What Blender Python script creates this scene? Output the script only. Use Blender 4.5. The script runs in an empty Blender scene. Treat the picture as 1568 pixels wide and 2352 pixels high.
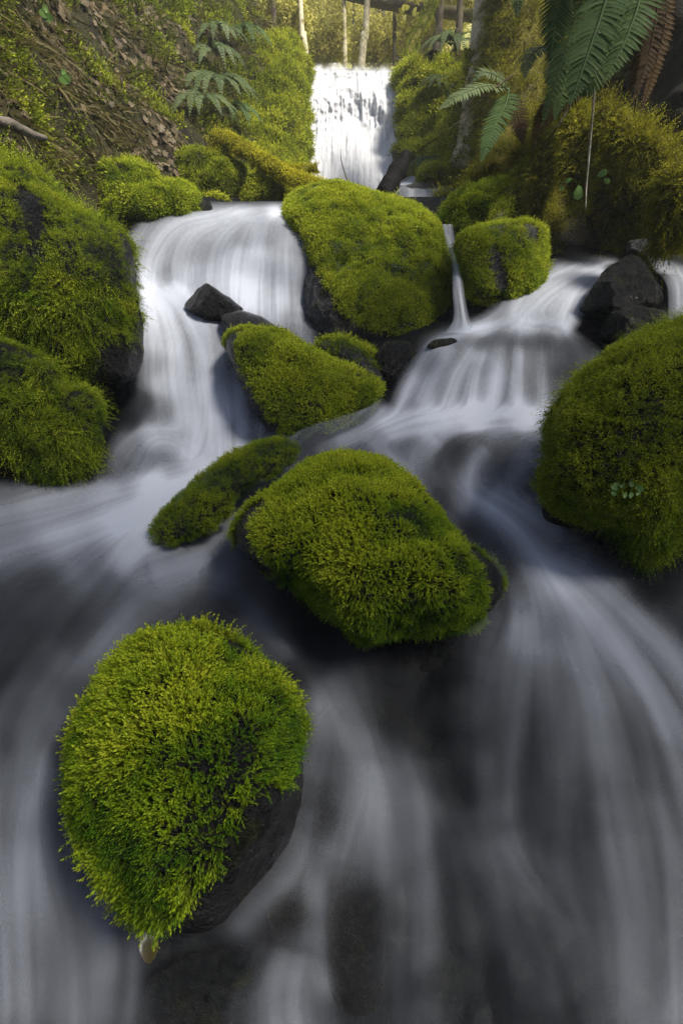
import bpy, math, random
import numpy as np
from mathutils import Vector, Matrix, Euler

random.seed(7)
RNG = np.random.default_rng(11)

# ------------------------------------------------------------------ camera
PITCH = math.radians(32.0)
CP, SP = math.cos(PITCH), math.sin(PITCH)
EYE = np.array([0.0, 0.0, 1.6])
scene = bpy.context.scene
COL = scene.collection
cam_d = bpy.data.cameras.new("camera")
cam_d.sensor_fit = 'VERTICAL'
cam_d.sensor_height = 36.0
cam_d.lens = 18.0
cam_d.clip_start = 0.02
cam_d.clip_end = 500.0
cam = bpy.data.objects.new("camera", cam_d)
COL.objects.link(cam)
cam.location = EYE
cam.rotation_euler = (math.radians(90.0) - PITCH, 0.0, 0.0)
scene.camera = cam

# ------------------------------------------------------------------ light
SUN_ELEV, SUN_AZ = math.radians(58.0), math.radians(112.0)   # azimuth measured from +Y towards +X
world = bpy.data.worlds.new("World")
scene.world = world
world.use_nodes = True
wn = world.node_tree
bg = wn.nodes["Background"]
sky = wn.nodes.new("ShaderNodeTexSky")
sky.sky_type = 'NISHITA'
sky.sun_disc = False
sky.sun_elevation = SUN_ELEV
sky.sun_rotation = SUN_AZ
wn.links.new(sky.outputs[0], bg.inputs[0])
bg.inputs[1].default_value = 0.06
sky.air_density = 0.7
sky.dust_density = 1.0
sun_d = bpy.data.lights.new("sun", 'SUN')
sun_d.energy = 4.0
sun_d.angle = math.radians(14.0)
sun_d.color = (1.0, 0.93, 0.80)
sun = bpy.data.objects.new("sun", sun_d)
COL.objects.link(sun)
sd = Vector((math.sin(SUN_AZ) * math.cos(SUN_ELEV), math.cos(SUN_AZ) * math.cos(SUN_ELEV), math.sin(SUN_ELEV)))
sun.rotation_euler = sd.to_track_quat('Z', 'Y').to_euler()
sun.location = (0, 0, 30)
vs = scene.view_settings
vs.view_transform = 'Standard'
vs.look = 'None'
vs.exposure = 1.5
vs.gamma = 1.0
scene.cycles.max_bounces = 6
scene.cycles.diffuse_bounces = 3
scene.cycles.glossy_bounces = 2
scene.cycles.transmission_bounces = 3
scene.cycles.transparent_max_bounces = 12
scene.cycles.caustics_reflective = False
scene.cycles.caustics_refractive = False

# ------------------------------------------------------------------ helpers
def rays(px, py):
    px = np.asarray(px, float); py = np.asarray(py, float)
    u = (px - 784.0) / 1176.0
    v = (1176.0 - py) / 1176.0
    return np.stack([u, CP + SP * v, -SP + CP * v], -1)

def P(px, py, s):
    """world point at depth s metres along the view axis on the line through a picture position (a surveying aid)"""
    s = np.asarray(s, float) * (1 + 0.085 * (lambda q: q * q * q * (q * (q * 6 - 15) + 10))(np.clip((np.asarray(py, float) - 1050) / 1100.0, 0, 1)))
    return EYE + rays(px, py) * s[..., None]

def proj(p):
    d = p - EYE
    f = d[..., 1] * CP - d[..., 2] * SP
    up = d[..., 1] * SP + d[..., 2] * CP
    return 784 + 1176 * d[..., 0] / f, 1176 - 1176 * up / f, f

def _hash(ix, iy, iz, seed):
    h = (ix * 374761393 + iy * 668265263 + iz * 2147483647 + seed * 1274126177) & 0xFFFFFFFF
    h = ((h ^ (h >> 13)) * 1274126177) & 0xFFFFFFFF
    h = ((h ^ (h >> 16)) * 2246822519) & 0xFFFFFFFF
    return ((h ^ (h >> 15)) & 0xFFFFFF) / float(0xFFFFFF) * 2 - 1

def vnoise(p, seed=0):
    p = np.asarray(p, float)
    i = np.floor(p).astype(np.int64); f = p - i
    w = f * f * f * (f * (f * 6 - 15) + 10)
    r = 0
    for dx in (0, 1):
        for dy in (0, 1):
            for dz in (0, 1):
                h = _hash(i[..., 0] + dx, i[..., 1] + dy, i[..., 2] + dz, seed)
                r = r + h * (w[..., 0] if dx else 1 - w[..., 0]) * (w[..., 1] if dy else 1 - w[..., 1]) * (w[..., 2] if dz else 1 - w[..., 2])
    return r

def fbm(p, seed=0, oct=4, gain=0.5):
    r, a, t = 0, 1.0, 0.0
    p = np.asarray(p, float)
    for k in range(oct):
        r = r + a * vnoise(p * 2.0 ** k + 13.7 * k, seed + k); t += a; a *= gain
    return r / t

def ss(a, b, x):
    t = np.clip((x - a) / (b - a), 0, 1)
    return t * t * (3 - 2 * t)

def tps(ctrl):
    c = np.array(ctrl, float); xy = c[:, :2] / 1000.0; z = c[:, 2]; n = len(c)
    def U(d2): return 0.5 * d2 * np.log(d2 + 1e-9)
    d2 = ((xy[:, None] - xy[None]) ** 2).sum(-1)
    A = np.zeros((n + 3, n + 3)); A[:n, :n] = U(d2) + np.eye(n) * 4e-4
    A[:n, n] = 1; A[:n, n + 1:] = xy; A[n, :n] = 1; A[n + 1:, :n] = xy.T
    w = np.linalg.solve(A, np.concatenate([z, np.zeros(3)]))
    def f(px, py):
        q = np.stack([np.ravel(px), np.ravel(py)], -1) / 1000.0
        out = w[n] + q @ w[n + 1:]
        for k in range(n):
            out = out + w[k] * U(((q - xy[k]) ** 2).sum(-1))
        return out.reshape(np.shape(px))
    return f

def seg_dist(x, y, pts, closed=False):
    """distance to a polyline, parameter along it (0..1), tangent there"""
    pts = np.asarray(pts, float)
    if closed: pts = np.vstack([pts, pts[:1]])
    best = np.full(np.shape(x), 1e18); par = np.zeros(np.shape(x)); tx = np.zeros(np.shape(x)); ty = np.zeros(np.shape(x))
    L = np.hypot(*(pts[1:] - pts[:-1]).T); cum = np.concatenate([[0], np.cumsum(L)])
    for k in range(len(pts) - 1):
        a, b = pts[k], pts[k + 1]; d = b - a; l2 = (d ** 2).sum() + 1e-12
        t = np.clip(((x - a[0]) * d[0] + (y - a[1]) * d[1]) / l2, 0, 1)
        dd = (x - a[0] - t * d[0]) ** 2 + (y - a[1] - t * d[1]) ** 2
        m = dd < best
        best = np.where(m, dd, best); par = np.where(m, (cum[k] + t * L[k]) / cum[-1], par)
        l = math.sqrt(l2); tx = np.where(m, d[0] / l, tx); ty = np.where(m, d[1] / l, ty)
    return np.sqrt(best), par, tx, ty

def poly_sd(x, y, poly):
    """signed distance to a polygon, positive inside"""
    d = seg_dist(x, y, poly, True)[0]
    poly = np.asarray(poly, float); ins = np.zeros(np.shape(x), bool); n = len(poly)
    for i in range(n):
        x1, y1 = poly[i]; x2, y2 = poly[(i + 1) % n]
        c = ((y1 > y) != (y2 > y)) & (x < (x2 - x1) * (y - y1) / (y2 - y1 + 1e-12) + x1)
        ins ^= c
    return np.where(ins, d, -d)

def smooth_curve(pts, n):
    """Catmull-Rom through points of any dimension"""
    p = np.asarray(pts, float)
    if len(p) < 3:
        t = np.linspace(0, 1, n)[:, None]; return p[0] * (1 - t) + p[-1] * t
    q = np.vstack([2 * p[0] - p[1], p, 2 * p[-1] - p[-2]])
    t = np.linspace(0, len(p) - 1 - 1e-9, n); i = t.astype(int); f = (t - i)[:, None]
    a, b, c, d = q[i], q[i + 1], q[i + 2], q[i + 3]
    return 0.5 * (2 * b + (c - a) * f + (2 * a - 5 * b + 4 * c - d) * f ** 2 + (3 * b - a - 3 * c + d) * f ** 3)

def mesh_obj(name, v, f, mat=None, parent=None, smooth=True, loc=None, attrs=None, **props):
    me = bpy.data.meshes.new(name)
    v = np.asarray(v, float)
    if loc is not None: v = v - np.asarray(loc)
    f = np.asarray(f) if not isinstance(f, np.ndarray) and len(f) and len(set(map(len, f))) == 1 else f
    if isinstance(f, np.ndarray):
        k = f.shape[1]
        me.vertices.add(len(v)); me.vertices.foreach_set("co", v.astype(np.float32).ravel())
        me.loops.add(f.size); me.loops.foreach_set("vertex_index", f.astype(np.int32).ravel())
        me.polygons.add(len(f)); me.polygons.foreach_set("loop_start", (np.arange(len(f)) * k).astype(np.int32))
        me.update(calc_edges=True)
    else:
        me.from_pydata([tuple(q) for q in v], [], [tuple(int(j) for j in q) for q in f])
    if smooth:
        me.polygons.foreach_set("use_smooth", np.ones(len(me.polygons), bool))
    for k, (typ, arr) in (attrs or {}).items():
        a = me.attributes.new(k, typ, 'POINT')
        a.data.foreach_set("vector" if typ == 'FLOAT_VECTOR' else "value", np.asarray(arr, np.int32 if typ == 'INT' else np.float32).ravel())
    if mat: me.materials.append(mat)
    me.validate(clean_customdata=False)
    o = bpy.data.objects.new(name, me); COL.objects.link(o)
    if loc is not None: o.location = loc
    if parent is not None:
        o.parent = parent
        if loc is not None: o.location = np.asarray(loc) - np.array(parent.location)
        else:
            o.location = -np.array(parent.location)
    for k, x in props.items(): o[k] = x
    return o

def empty(name, loc, **props):
    o = bpy.data.objects.new(name, None); COL.objects.link(o); o.location = loc
    o.empty_display_size = 0.1
    for k, x in props.items(): o[k] = x
    return o

def grid_faces(ny, nx):
    i = np.arange(ny * nx).reshape(ny, nx)
    return np.stack([i[:-1, :-1], i[:-1, 1:], i[1:, 1:], i[1:, :-1]], -1).reshape(-1, 4)

def grid_normals(v):
    dx = np.gradient(v, axis=1); dy = np.gradient(v, axis=0)
    n = np.cross(dy, dx); n /= np.linalg.norm(n, axis=-1, keepdims=True) + 1e-12
    return n

def vert_normals(v, f):
    f = np.asarray(f)
    n = np.zeros_like(v)
    a, b, c = v[f[:, 0]], v[f[:, 1]], v[f[:, 2]]
    fn = np.cross(b - a, c - a)
    if f.shape[1] == 4: fn = fn + np.cross(c - a, v[f[:, 3]] - a)
    for k in range(f.shape[1]): np.add.at(n, f[:, k], fn)
    return n / (np.linalg.norm(n, axis=1, keepdims=True) + 1e-12)

# ------------------------------------------------------------------ materials
def new_mat(name):
    m = bpy.data.materials.new(name); m.use_nodes = True
    nt = m.node_tree
    for n in list(nt.nodes): nt.nodes.remove(n)
    out = nt.nodes.new("ShaderNodeOutputMaterial")
    return m, nt, out

class NT:
    def __init__(s, nt): s.nt = nt
    def n(s, t, **kw):
        x = s.nt.nodes.new(t)
        for k, v in kw.items():
            if k.startswith("i_"): x.inputs[k[2:].replace("_", " ")].default_value = v
            else: setattr(x, k, v)
        return x
    def l(s, a, b): s.nt.links.new(a, b)
    def noise(s, scale, detail=4, rough=0.55, vec=None, dist=0.0):
        x = s.n("ShaderNodeTexNoise"); x.inputs["Scale"].default_value = scale; x.inputs["Detail"].default_value = detail
        x.inputs["Roughness"].default_value = rough; x.inputs["Distortion"].default_value = dist
        if vec is not None: s.l(vec, x.inputs["Vector"])
        return x.outputs["Fac"]
    def ramp(s, fac, stops):
        x = s.n("ShaderNodeValToRGB"); e = x.color_ramp.elements
        while len(e) < len(stops): e.new(0.5)
        for k, (p, c) in enumerate(stops):
            e[k].position = p; e[k].color = (c, c, c, 1) if isinstance(c, (int, float)) else (*c, 1)
        s.l(fac, x.inputs[0]); return x.outputs[0]
    def math(s, op, a, b=None, clamp=False):
        x = s.n("ShaderNodeMath", operation=op, use_clamp=clamp)
        for k, q in enumerate((a, b)):
            if q is None: continue
            if isinstance(q, (int, float)): x.inputs[k].default_value = q
            else: s.l(q, x.inputs[k])
        return x.outputs[0]
    def mixc(s, fac, a, b):
        x = s.n("ShaderNodeMix", data_type='RGBA')
        for k, q in ((0, fac), (6, a), (7, b)):
            if isinstance(q, (int, float)): x.inputs[k].default_value = q
            elif isinstance(q, tuple): x.inputs[k].default_value = (*q, 1)
            else: s.l(q, x.inputs[k])
        return x.outputs[2]
    def mixs(s, fac, a, b):
        x = s.n("ShaderNodeMixShader")
        if isinstance(fac, (int, float)): x.inputs[0].default_value = fac
        else: s.l(fac, x.inputs[0])
        s.l(a, x.inputs[1]); s.l(b, x.inputs[2]); return x.outputs[0]
    def bump(s, h, strength, dist):
        x = s.n("ShaderNodeBump"); x.inputs["Strength"].default_value = strength; x.inputs["Distance"].default_value = dist
        s.l(h, x.inputs["Height"]); return x.outputs[0]
    def attr(s, name, inst=False):
        x = s.n("ShaderNodeAttribute"); x.attribute_name = name
        if inst: x.attribute_type = 'INSTANCER'
        return x.outputs["Fac"]
    def pos(s): return s.n("ShaderNodeNewGeometry").outputs["Position"]
    def bsdf(s, color, rough=0.6, spec=0.4, normal=None):
        x = s.n("ShaderNodeBsdfPrincipled")
        if isinstance(color, tuple): x.inputs["Base Color"].default_value = (*color, 1)
        else: s.l(color, x.inputs["Base Color"])
        if isinstance(rough, (int, float)): x.inputs["Roughness"].default_value = rough
        else: s.l(rough, x.inputs["Roughness"])
        x.inputs["Specular IOR Level"].default_value = spec
        if normal is not None: s.l(normal, x.inputs["Normal"])
        return x.outputs[0]

def rock_material(name, dark, light, rough=0.32, mosscol=(0.05, 0.07, 0.012), scale=1.0, spec=0.3, relief=0.035):
    m, nt, out = new_mat(name); t = NT(nt); p = t.pos()
    n1 = t.noise(7 * scale, 6, 0.6, p); n2 = t.noise(45 * scale, 5, 0.65, p); n3 = t.noise(220 * scale, 3, 0.6, p)
    c = t.mixc(t.ramp(n1, [(0.35, 0.0), (0.65, 1.0)]), dark, light)
    c = t.mixc(t.ramp(n2, [(0.52, 0.0), (0.72, 0.75)]), c, tuple(min(1, q * 1.7) for q in light))
    c = t.mixc(t.ramp(t.noise(11 * scale, 5, 0.6, p, 0.4), [(0.56, 0.0), (0.68, 0.7)]), c, mosscol)
    r = t.ramp(n2, [(0.3, max(0.05, rough - 0.14)), (0.7, rough + 0.2)])
    h = t.math('ADD', t.math('MULTIPLY', n2, 0.8), t.math('MULTIPLY', n3, 0.35))
    h = t.math('ADD', h, t.math('MULTIPLY', n1, 1.0))
    t.l(t.bsdf(c, r, spec, t.bump(h, 1.0, relief)), out.inputs[0])
    return m

def moss_material(name, stops, trans=0.35, rough=0.5, spec=0.12):
    """stops: (dark green, mid green, yellow green) by the tint of each shoot; tips a little paler"""
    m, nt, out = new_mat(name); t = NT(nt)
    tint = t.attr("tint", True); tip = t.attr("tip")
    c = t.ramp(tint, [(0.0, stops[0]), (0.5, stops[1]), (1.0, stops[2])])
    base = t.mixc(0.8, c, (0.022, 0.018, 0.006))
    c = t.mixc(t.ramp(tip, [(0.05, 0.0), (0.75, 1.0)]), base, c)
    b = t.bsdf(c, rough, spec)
    tr = t.n("ShaderNodeBsdfTranslucent"); t.l(c, tr.inputs[0])
    t.l(t.mixs(trans, b, tr.outputs[0]), out.inputs[0])
    return m

M = {}
M['rock'] = rock_material("wet_dark_rock", (0.0035, 0.004, 0.005), (0.013, 0.0135, 0.015), 0.24, (0.03, 0.035, 0.006), 1.0, 0.22, 0.04)
M['bed'] = rock_material("streambed_rock", (0.0014, 0.0018, 0.0030), (0.0048, 0.0058, 0.0085), 0.5, (0.004, 0.0045, 0.005), 0.5, 0.08, 0.006)
M['rock_grey'] = rock_material("grey_rock", (0.009, 0.010, 0.013), (0.040, 0.042, 0.050), 0.28, (0.03, 0.035, 0.006), 1.0, 0.3, 0.04)
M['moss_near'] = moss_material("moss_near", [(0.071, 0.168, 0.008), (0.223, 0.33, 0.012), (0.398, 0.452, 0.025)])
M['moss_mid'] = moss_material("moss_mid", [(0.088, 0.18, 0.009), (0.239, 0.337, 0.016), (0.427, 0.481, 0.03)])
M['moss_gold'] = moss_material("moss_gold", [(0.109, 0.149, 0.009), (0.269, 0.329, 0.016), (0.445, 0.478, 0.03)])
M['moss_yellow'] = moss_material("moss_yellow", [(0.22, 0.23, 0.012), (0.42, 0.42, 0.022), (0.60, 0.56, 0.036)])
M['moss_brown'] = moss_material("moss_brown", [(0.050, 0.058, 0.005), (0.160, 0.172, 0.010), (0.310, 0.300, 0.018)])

# ------------------------------------------------------------------ moss: shoots laid on a surface as one mass
def make_shoots(kind, nvar, seed):
    r = np.random.default_rng(seed); protos = []
    for k in range(nvar):
        V, F, T = [], [], []
        def leafy(base, direction, length, width, nleaf, bend):
            d = direction / np.linalg.norm(direction)
            side = np.cross(d, [0.3, 0.2, 1.0]); side /= np.linalg.norm(side); oth = np.cross(d, side)
            for j in range(nleaf):
                q = (j + 0.3) / nleaf
                c = base + d * length * q + oth * bend * q * q * length
                a = j * 2.4 + r.uniform(0, 1)
                rad = side * math.cos(a) + oth * math.sin(a)
                w = width * (1.0 - 0.55 * q) * r.uniform(0.8, 1.2)
                tipv = c + rad * w + d * w * 1.3
                tan = np.cross(d, rad) * w * 0.42
                mid = c + rad * w * 0.5 + d * w * 0.45
                i = len(V)
                V.extend([c - d * w * 0.3, mid + tan, tipv, mid - tan]); T.extend([q * 0.9, q, min(1, q + 0.12), q])
                F.append((i, i + 1, i + 2, i + 3))
        if kind == 'cord':       # catkin-like shoots
            for b in range(1 if k % 2 else 2):
                leafy(np.array([r.uniform(-.1, .1), r.uniform(-.1, .1), 0.0]), np.array([r.uniform(-.3, .3), r.uniform(-.3, .3), 1.0]), r.uniform(.8, 1.1), 0.165, 15, r.uniform(.1, .45))
        elif kind == 'feather':  # branching shoots
            ax = np.array([r.uniform(-.2, .2), r.uniform(-.2, .2), 1.0])
            leafy(np.zeros(3), ax, 1.0, 0.13, 8, 0.25)
            for b in range(4):
                q = 0.3 + 0.15 * b; a = b * 2.5 + r.uniform(0, 1)
                leafy(ax * q, ax * 0.7 + np.array([math.cos(a), math.sin(a), 0]) * 0.8, 0.45, 0.11, 5, 0.2)
        elif kind == 'tuft':     # a patch of many short shoots for moss farther off
            for b in range(11):
                o = r.normal(0, 0.45, 3); o[2] = abs(o[2]) * 0.1
                leafy(o, np.array([o[0] * .7 + r.uniform(-.4, .4), o[1] * .7 + r.uniform(-.4, .4), 1.0]), r.uniform(.6, 1.2), 0.22, 5, 0.25)
        elif kind == 'hang':     # long drooping festoons
            for b in range(7):
                o = r.normal(0, 0.20, 3)
                leafy(o, np.array([r.uniform(-.35, .35), r.uniform(-.35, .35), 1.0]), r.uniform(.45, 1.25), 0.075, 13, r.uniform(-.25, .25))
        protos.append((np.array(V), np.array(F), np.array(T)))
    return protos

PROTO = {k: make_shoots(k, 4, 5 + i) for i, k in enumerate(('cord', 'feather', 'tuft', 'hang'))}

def scatter_group(nvar=4):
    g = bpy.data.node_groups.new("scatter", 'GeometryNodeTree')
    g.interface.new_socket("Geometry", in_out='INPUT', socket_type='NodeSocketGeometry')
    g.interface.new_socket("Geometry", in_out='OUTPUT', socket_type='NodeSocketGeometry')
    N = g.nodes; L = g.links
    gi, go = N.new("NodeGroupInput"), N.new("NodeGroupOutput")
    def named(nm, typ):
        x = N.new("GeometryNodeInputNamedAttribute"); x.data_type = typ; x.inputs[0].default_value = nm; return x.outputs[0]
    pr = named("proto", 'INT')
    def pick(k):
        c = N.new("FunctionNodeCompare"); c.data_type = 'INT'; c.operation = 'EQUAL'
        L.new(pr, c.inputs[2]); c.inputs[3].default_value = k
        s = N.new("GeometryNodeSeparateGeometry"); s.domain = 'POINT'
        L.new(gi.outputs[0], s.inputs[0]); L.new(c.outputs[0], s.inputs[1]); return s.outputs[0]
    j = N.new("GeometryNodeJoinGeometry")
    for k in reversed(range(nvar)):
        q = N.new("GeometryNodeGeometryToInstance"); L.new(pick(k), q.inputs[0]); L.new(q.outputs[0], j.inputs[0])
    ip = N.new("GeometryNodeInstanceOnPoints")
    L.new(pick(-1), ip.inputs["Points"]); L.new(j.outputs[0], ip.inputs["Instance"])
    ip.inputs["Pick Instance"].default_value = True
    L.new(named("var", 'INT'), ip.inputs["Instance Index"])
    e = N.new("FunctionNodeEulerToRotation"); L.new(named("rot", 'FLOAT_VECTOR'), e.inputs[0])
    L.new(e.outputs[0], ip.inputs["Rotation"]); L.new(named("scl", 'FLOAT_VECTOR'), ip.inputs["Scale"])
    L.new(ip.outputs[0], go.inputs[0])
    return g
SCATTER = scatter_group()

def axis_euler(d, r):
    """XYZ Euler turning +Z to each direction with a random spin"""
    d = d / np.linalg.norm(d, axis=1, keepdims=True)
    ref = r.normal(size=d.shape); x = np.cross(ref, d); x /= np.linalg.norm(x, axis=1, keepdims=True) + 1e-9
    y = np.cross(d, x)
    R = np.stack([x, y, d], -1)
    return np.stack([np.arctan2(R[:, 2, 1], R[:, 2, 2]), -np.arcsin(np.clip(R[:, 2, 0], -1, 1)), np.arctan2(R[:, 1, 0], R[:, 0, 0])], -1)

def scatter_obj(name, protos, pts, rot, scl, tint, mat, parent=None, seed=0, var=None, **props):
    V, F, T, PR = [], [], [], []; n = 0
    for k, (v, f, t) in enumerate(protos):
        V.append(v); F.append(np.asarray(f) + n); T.append(t); PR.append(np.full(len(v), k)); n += len(v)
    m = len(pts)
    org = np.array(parent.location) if parent is not None else np.zeros(3)
    V.append(pts - org)
    v = np.vstack(V); f = np.vstack(F)
    if scl.ndim == 1: scl = np.repeat(scl[:, None], 3, 1)
    z3 = np.zeros((n, 3)); r = np.random.default_rng(seed)
    if var is None: var = r.integers(0, len(protos), m)
    o = mesh_obj(name, v, f, mat, None, smooth=False, attrs={
        'proto': ('INT', np.concatenate(PR + [np.full(m, -1)])), 'rot': ('FLOAT_VECTOR', np.vstack([z3, rot])),
        'scl': ('FLOAT_VECTOR', np.vstack([z3 + 1, scl])), 'var': ('INT', np.concatenate([np.zeros(n, int), var])),
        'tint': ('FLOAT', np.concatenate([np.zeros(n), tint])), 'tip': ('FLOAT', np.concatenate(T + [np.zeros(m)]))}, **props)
    md = o.modifiers.new("scatter", 'NODES'); md.node_group = SCATTER
    if parent is not None: o.parent = parent
    return o

def sample_surface(v, f, n, r):
    f = np.asarray(f); tri = np.vstack([f[:, [0, 1, 2]], f[:, [0, 2, 3]]]) if f.shape[1] == 4 else f
    a, b, c = v[tri[:, 0]], v[tri[:, 1]], v[tri[:, 2]]
    ar = np.linalg.norm(np.cross(b - a, c - a), axis=1) * 0.5
    k = np.searchsorted(np.cumsum(ar), r.random(n) * ar.sum()); k = np.minimum(k, len(tri) - 1)
    u, w = r.random(n), r.random(n); m = u + w > 1; u[m], w[m] = 1 - u[m], 1 - w[m]
    pt = a[k] + (b[k] - a[k]) * u[:, None] + (c[k] - a[k]) * w[:, None]
    return pt, tri[k], u, w, ar.sum()

def moss_on(parent, v, f, kind, spacing, length, mat, region=None, droop=0.45, seed=1, rag=14.0, up_min=-0.35, tint_bias=0.0, keep=None, spread=0.35, bare=None, name="moss", maxn=60000):
    r = np.random.default_rng(seed)
    f = np.asarray(f)
    nrm = vert_normals(v, f)
    area = sample_surface(v, f, 4, r)[4]
    n = int(min(maxn, area / spacing ** 2))
    pt, tri, u, w, _ = sample_surface(v, f, n, r)
    nn = nrm[tri[:, 0]] * (1 - u - w)[:, None] + nrm[tri[:, 1]] * u[:, None] + nrm[tri[:, 2]] * w[:, None]
    nn /= np.linalg.norm(nn, axis=1, keepdims=True) + 1e-9
    ok = np.ones(n, bool)
    x, y, _s = proj(pt)
    facing = ((EYE - pt) * nn).sum(1) > 0
    jag = fbm(pt * 9, seed + 3, 3) * rag * 2.2
    if region is not None:
        sdv = poly_sd(x, y, region)
        ok &= np.where(facing, sdv + jag > 0, nn[:, 2] + jag * 0.01 > 0.0)
    ok &= nn[:, 2] + fbm(pt * 6, seed + 9, 3) * 0.25 > (up_min if region is None else -2)
    if bare is not None:
        for b in bare: ok &= ~((poly_sd(x, y, b) + jag * 0.6 > 0) & facing)
    if keep is not None: ok &= keep(pt, nn)
    pt, nn = pt[ok], nn[ok]; n = len(pt)
    if n == 0: return None
    steep = np.clip(1 - nn[:, 2], 0, 1.4)
    d = nn + np.array([0, 0, -1.0]) * (droop * steep)[:, None] + r.normal(0, spread, (n, 3)) + 0.5 * np.stack([fbm(pt * 14, s_, 2) for s_ in (seed + 20, seed + 21, seed + 22)], -1)
    patch = fbm(pt * 7, seed + 31, 3); fine = fbm(pt * 30, seed + 37, 2)
    tint = np.clip(0.45 + tint_bias + 0.75 * patch + 0.45 * fine + 0.25 * (nn[:, 2] - 0.3) + r.normal(0, 0.13, n), 0, 1)
    scl = length * (0.48 + 0.40 * np.clip(0.5 + fine, 0, 1) + 0.75 * np.clip(0.5 + patch, 0, 1)) * r.uniform(0.55, 1.40, n)
    return scatter_obj(name, PROTO[kind], pt - nn * length * 0.08, axis_euler(d, r), scl, tint, mat, parent, seed, kind="stuff")

# ------------------------------------------------------------------ boulders
def boulder(name, outline, s, front, back, mat, label=None, category="boulder", group=None, moss=None, seed=1, centre=None,
            rough=0.05, lump=0.0, nth=110, nph=56, square=0.75, tilt=(0.0, 0.0), kind=None, facet=0.0, parent=None):
    o2 = np.array(outline, float)
    c = np.array(centre, float) if centre is not None else o2.mean(0)
    rel = o2 - c; ang = np.arctan2(rel[:, 1], rel[:, 0]); rad = np.hypot(*rel.T)
    # densify the outline, then radial profile
    dense = np.vstack([o2[i] + (o2[(i + 1) % len(o2)] - o2[i]) * t for i in range(len(o2)) for t in np.linspace(0, 1, 12, endpoint=False)[:, None]])
    rel = dense - c; ang = np.arctan2(rel[:, 1], rel[:, 0]); rad = np.hypot(*rel.T)
    k = np.argsort(ang); ang, rad = ang[k], rad[k]
    th = np.linspace(-math.pi, math.pi, nth, endpoint=False)
    R = np.interp(th, np.concatenate([ang - 2 * math.pi, ang, ang + 2 * math.pi]), np.tile(rad, 3))
    ker = np.array([1, 2, 3, 2, 1.0]); ker /= ker.sum()
    R = sum(ker[j] * np.roll(R, j - 2) for j in range(5))
    ph = np.linspace(0.0015, math.pi - 0.0015, nph)
    sp = np.sin(ph)[:, None] ** square; cp = np.cos(ph)[:, None]
    cpx = np.sign(cp) * np.abs(cp) ** 0.9
    px = c[0] + R[None] * sp * np.cos(th)[None]; py = c[1] + R[None] * sp * np.sin(th)[None]
    # depth: front half towards the viewer, back half away; tilt leans the face
    dep = np.where(cp > 0, -front * cpx, -back * cpx) * np.ones_like(px)
    dep = dep + (px - c[0]) / 1176 * s * tilt[0] + (py - c[1]) / 1176 * s * tilt[1]
    v = P(px, py, s + dep)
    V = v.reshape(-1, 3)
    i = np.arange(nph * nth).reshape(nph, nth); j = np.roll(i, -1, 1)
    F = np.stack([i[:-1], j[:-1], j[1:], i[1:]], -1).reshape(-1, 4)
    nrm = vert_normals(V, F)
    ctr = P(c[0], c[1], s)
    if ((V - ctr) * nrm).sum() < 0:
        F = F[:, ::-1]; nrm = -nrm
    size = float(R.mean()) / 1176 * s
    edge = 0.35 + 0.65 * np.abs(cp) * np.ones_like(px)
    disp = fbm(V / size * 1.6, seed, 6, 0.56) * rough * 2.3 * size
    if facet:
        rf = np.random.default_rng(seed + 50); rel3 = V - ctr
        for k in range(16):
            nf = rf.normal(size=3); nf /= np.linalg.norm(nf); dd_ = rel3 @ nf
            ex = dd_ - dd_.max() * rf.uniform(.72, .95)
            rel3 = rel3 - np.where(ex > 0, ex * .92, 0)[:, None] * nf
        V = ctr + rel3
    if lump:
        l = fbm(V / 0.11, seed + 70, 2); disp = disp + (1 - np.abs(l) * 2.2) * lump
    V = V + nrm * (disp * edge.ravel())[:, None]
    # close the two poles
    n = len(V); V = np.vstack([V, V[:nth].mean(0), V[-nth:].mean(0)])
    Fm = F
    F = [tuple(q) for q in F.tolist()]
    F += [(n, q, (q + 1) % nth) for q in range(nth)] + [(n + 1, n - nth + (q + 1) % nth, n - nth + q) for q in range(nth)]
    base = np.array([V[:, 0].mean(), V[:, 1].mean(), V[:, 2].min()])
    pr = {}
    if label: pr['label'] = label; pr['category'] = category
    if group: pr['group'] = group
    if kind: pr['kind'] = kind
    ob = mesh_obj(name, V, F, mat, parent, True, base, **pr)
    for q in (moss or []):
        q = dict(q); moss_on(ob, V[:n], Fm, seed=seed * 7 + len(q), **q)
    return ob

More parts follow.
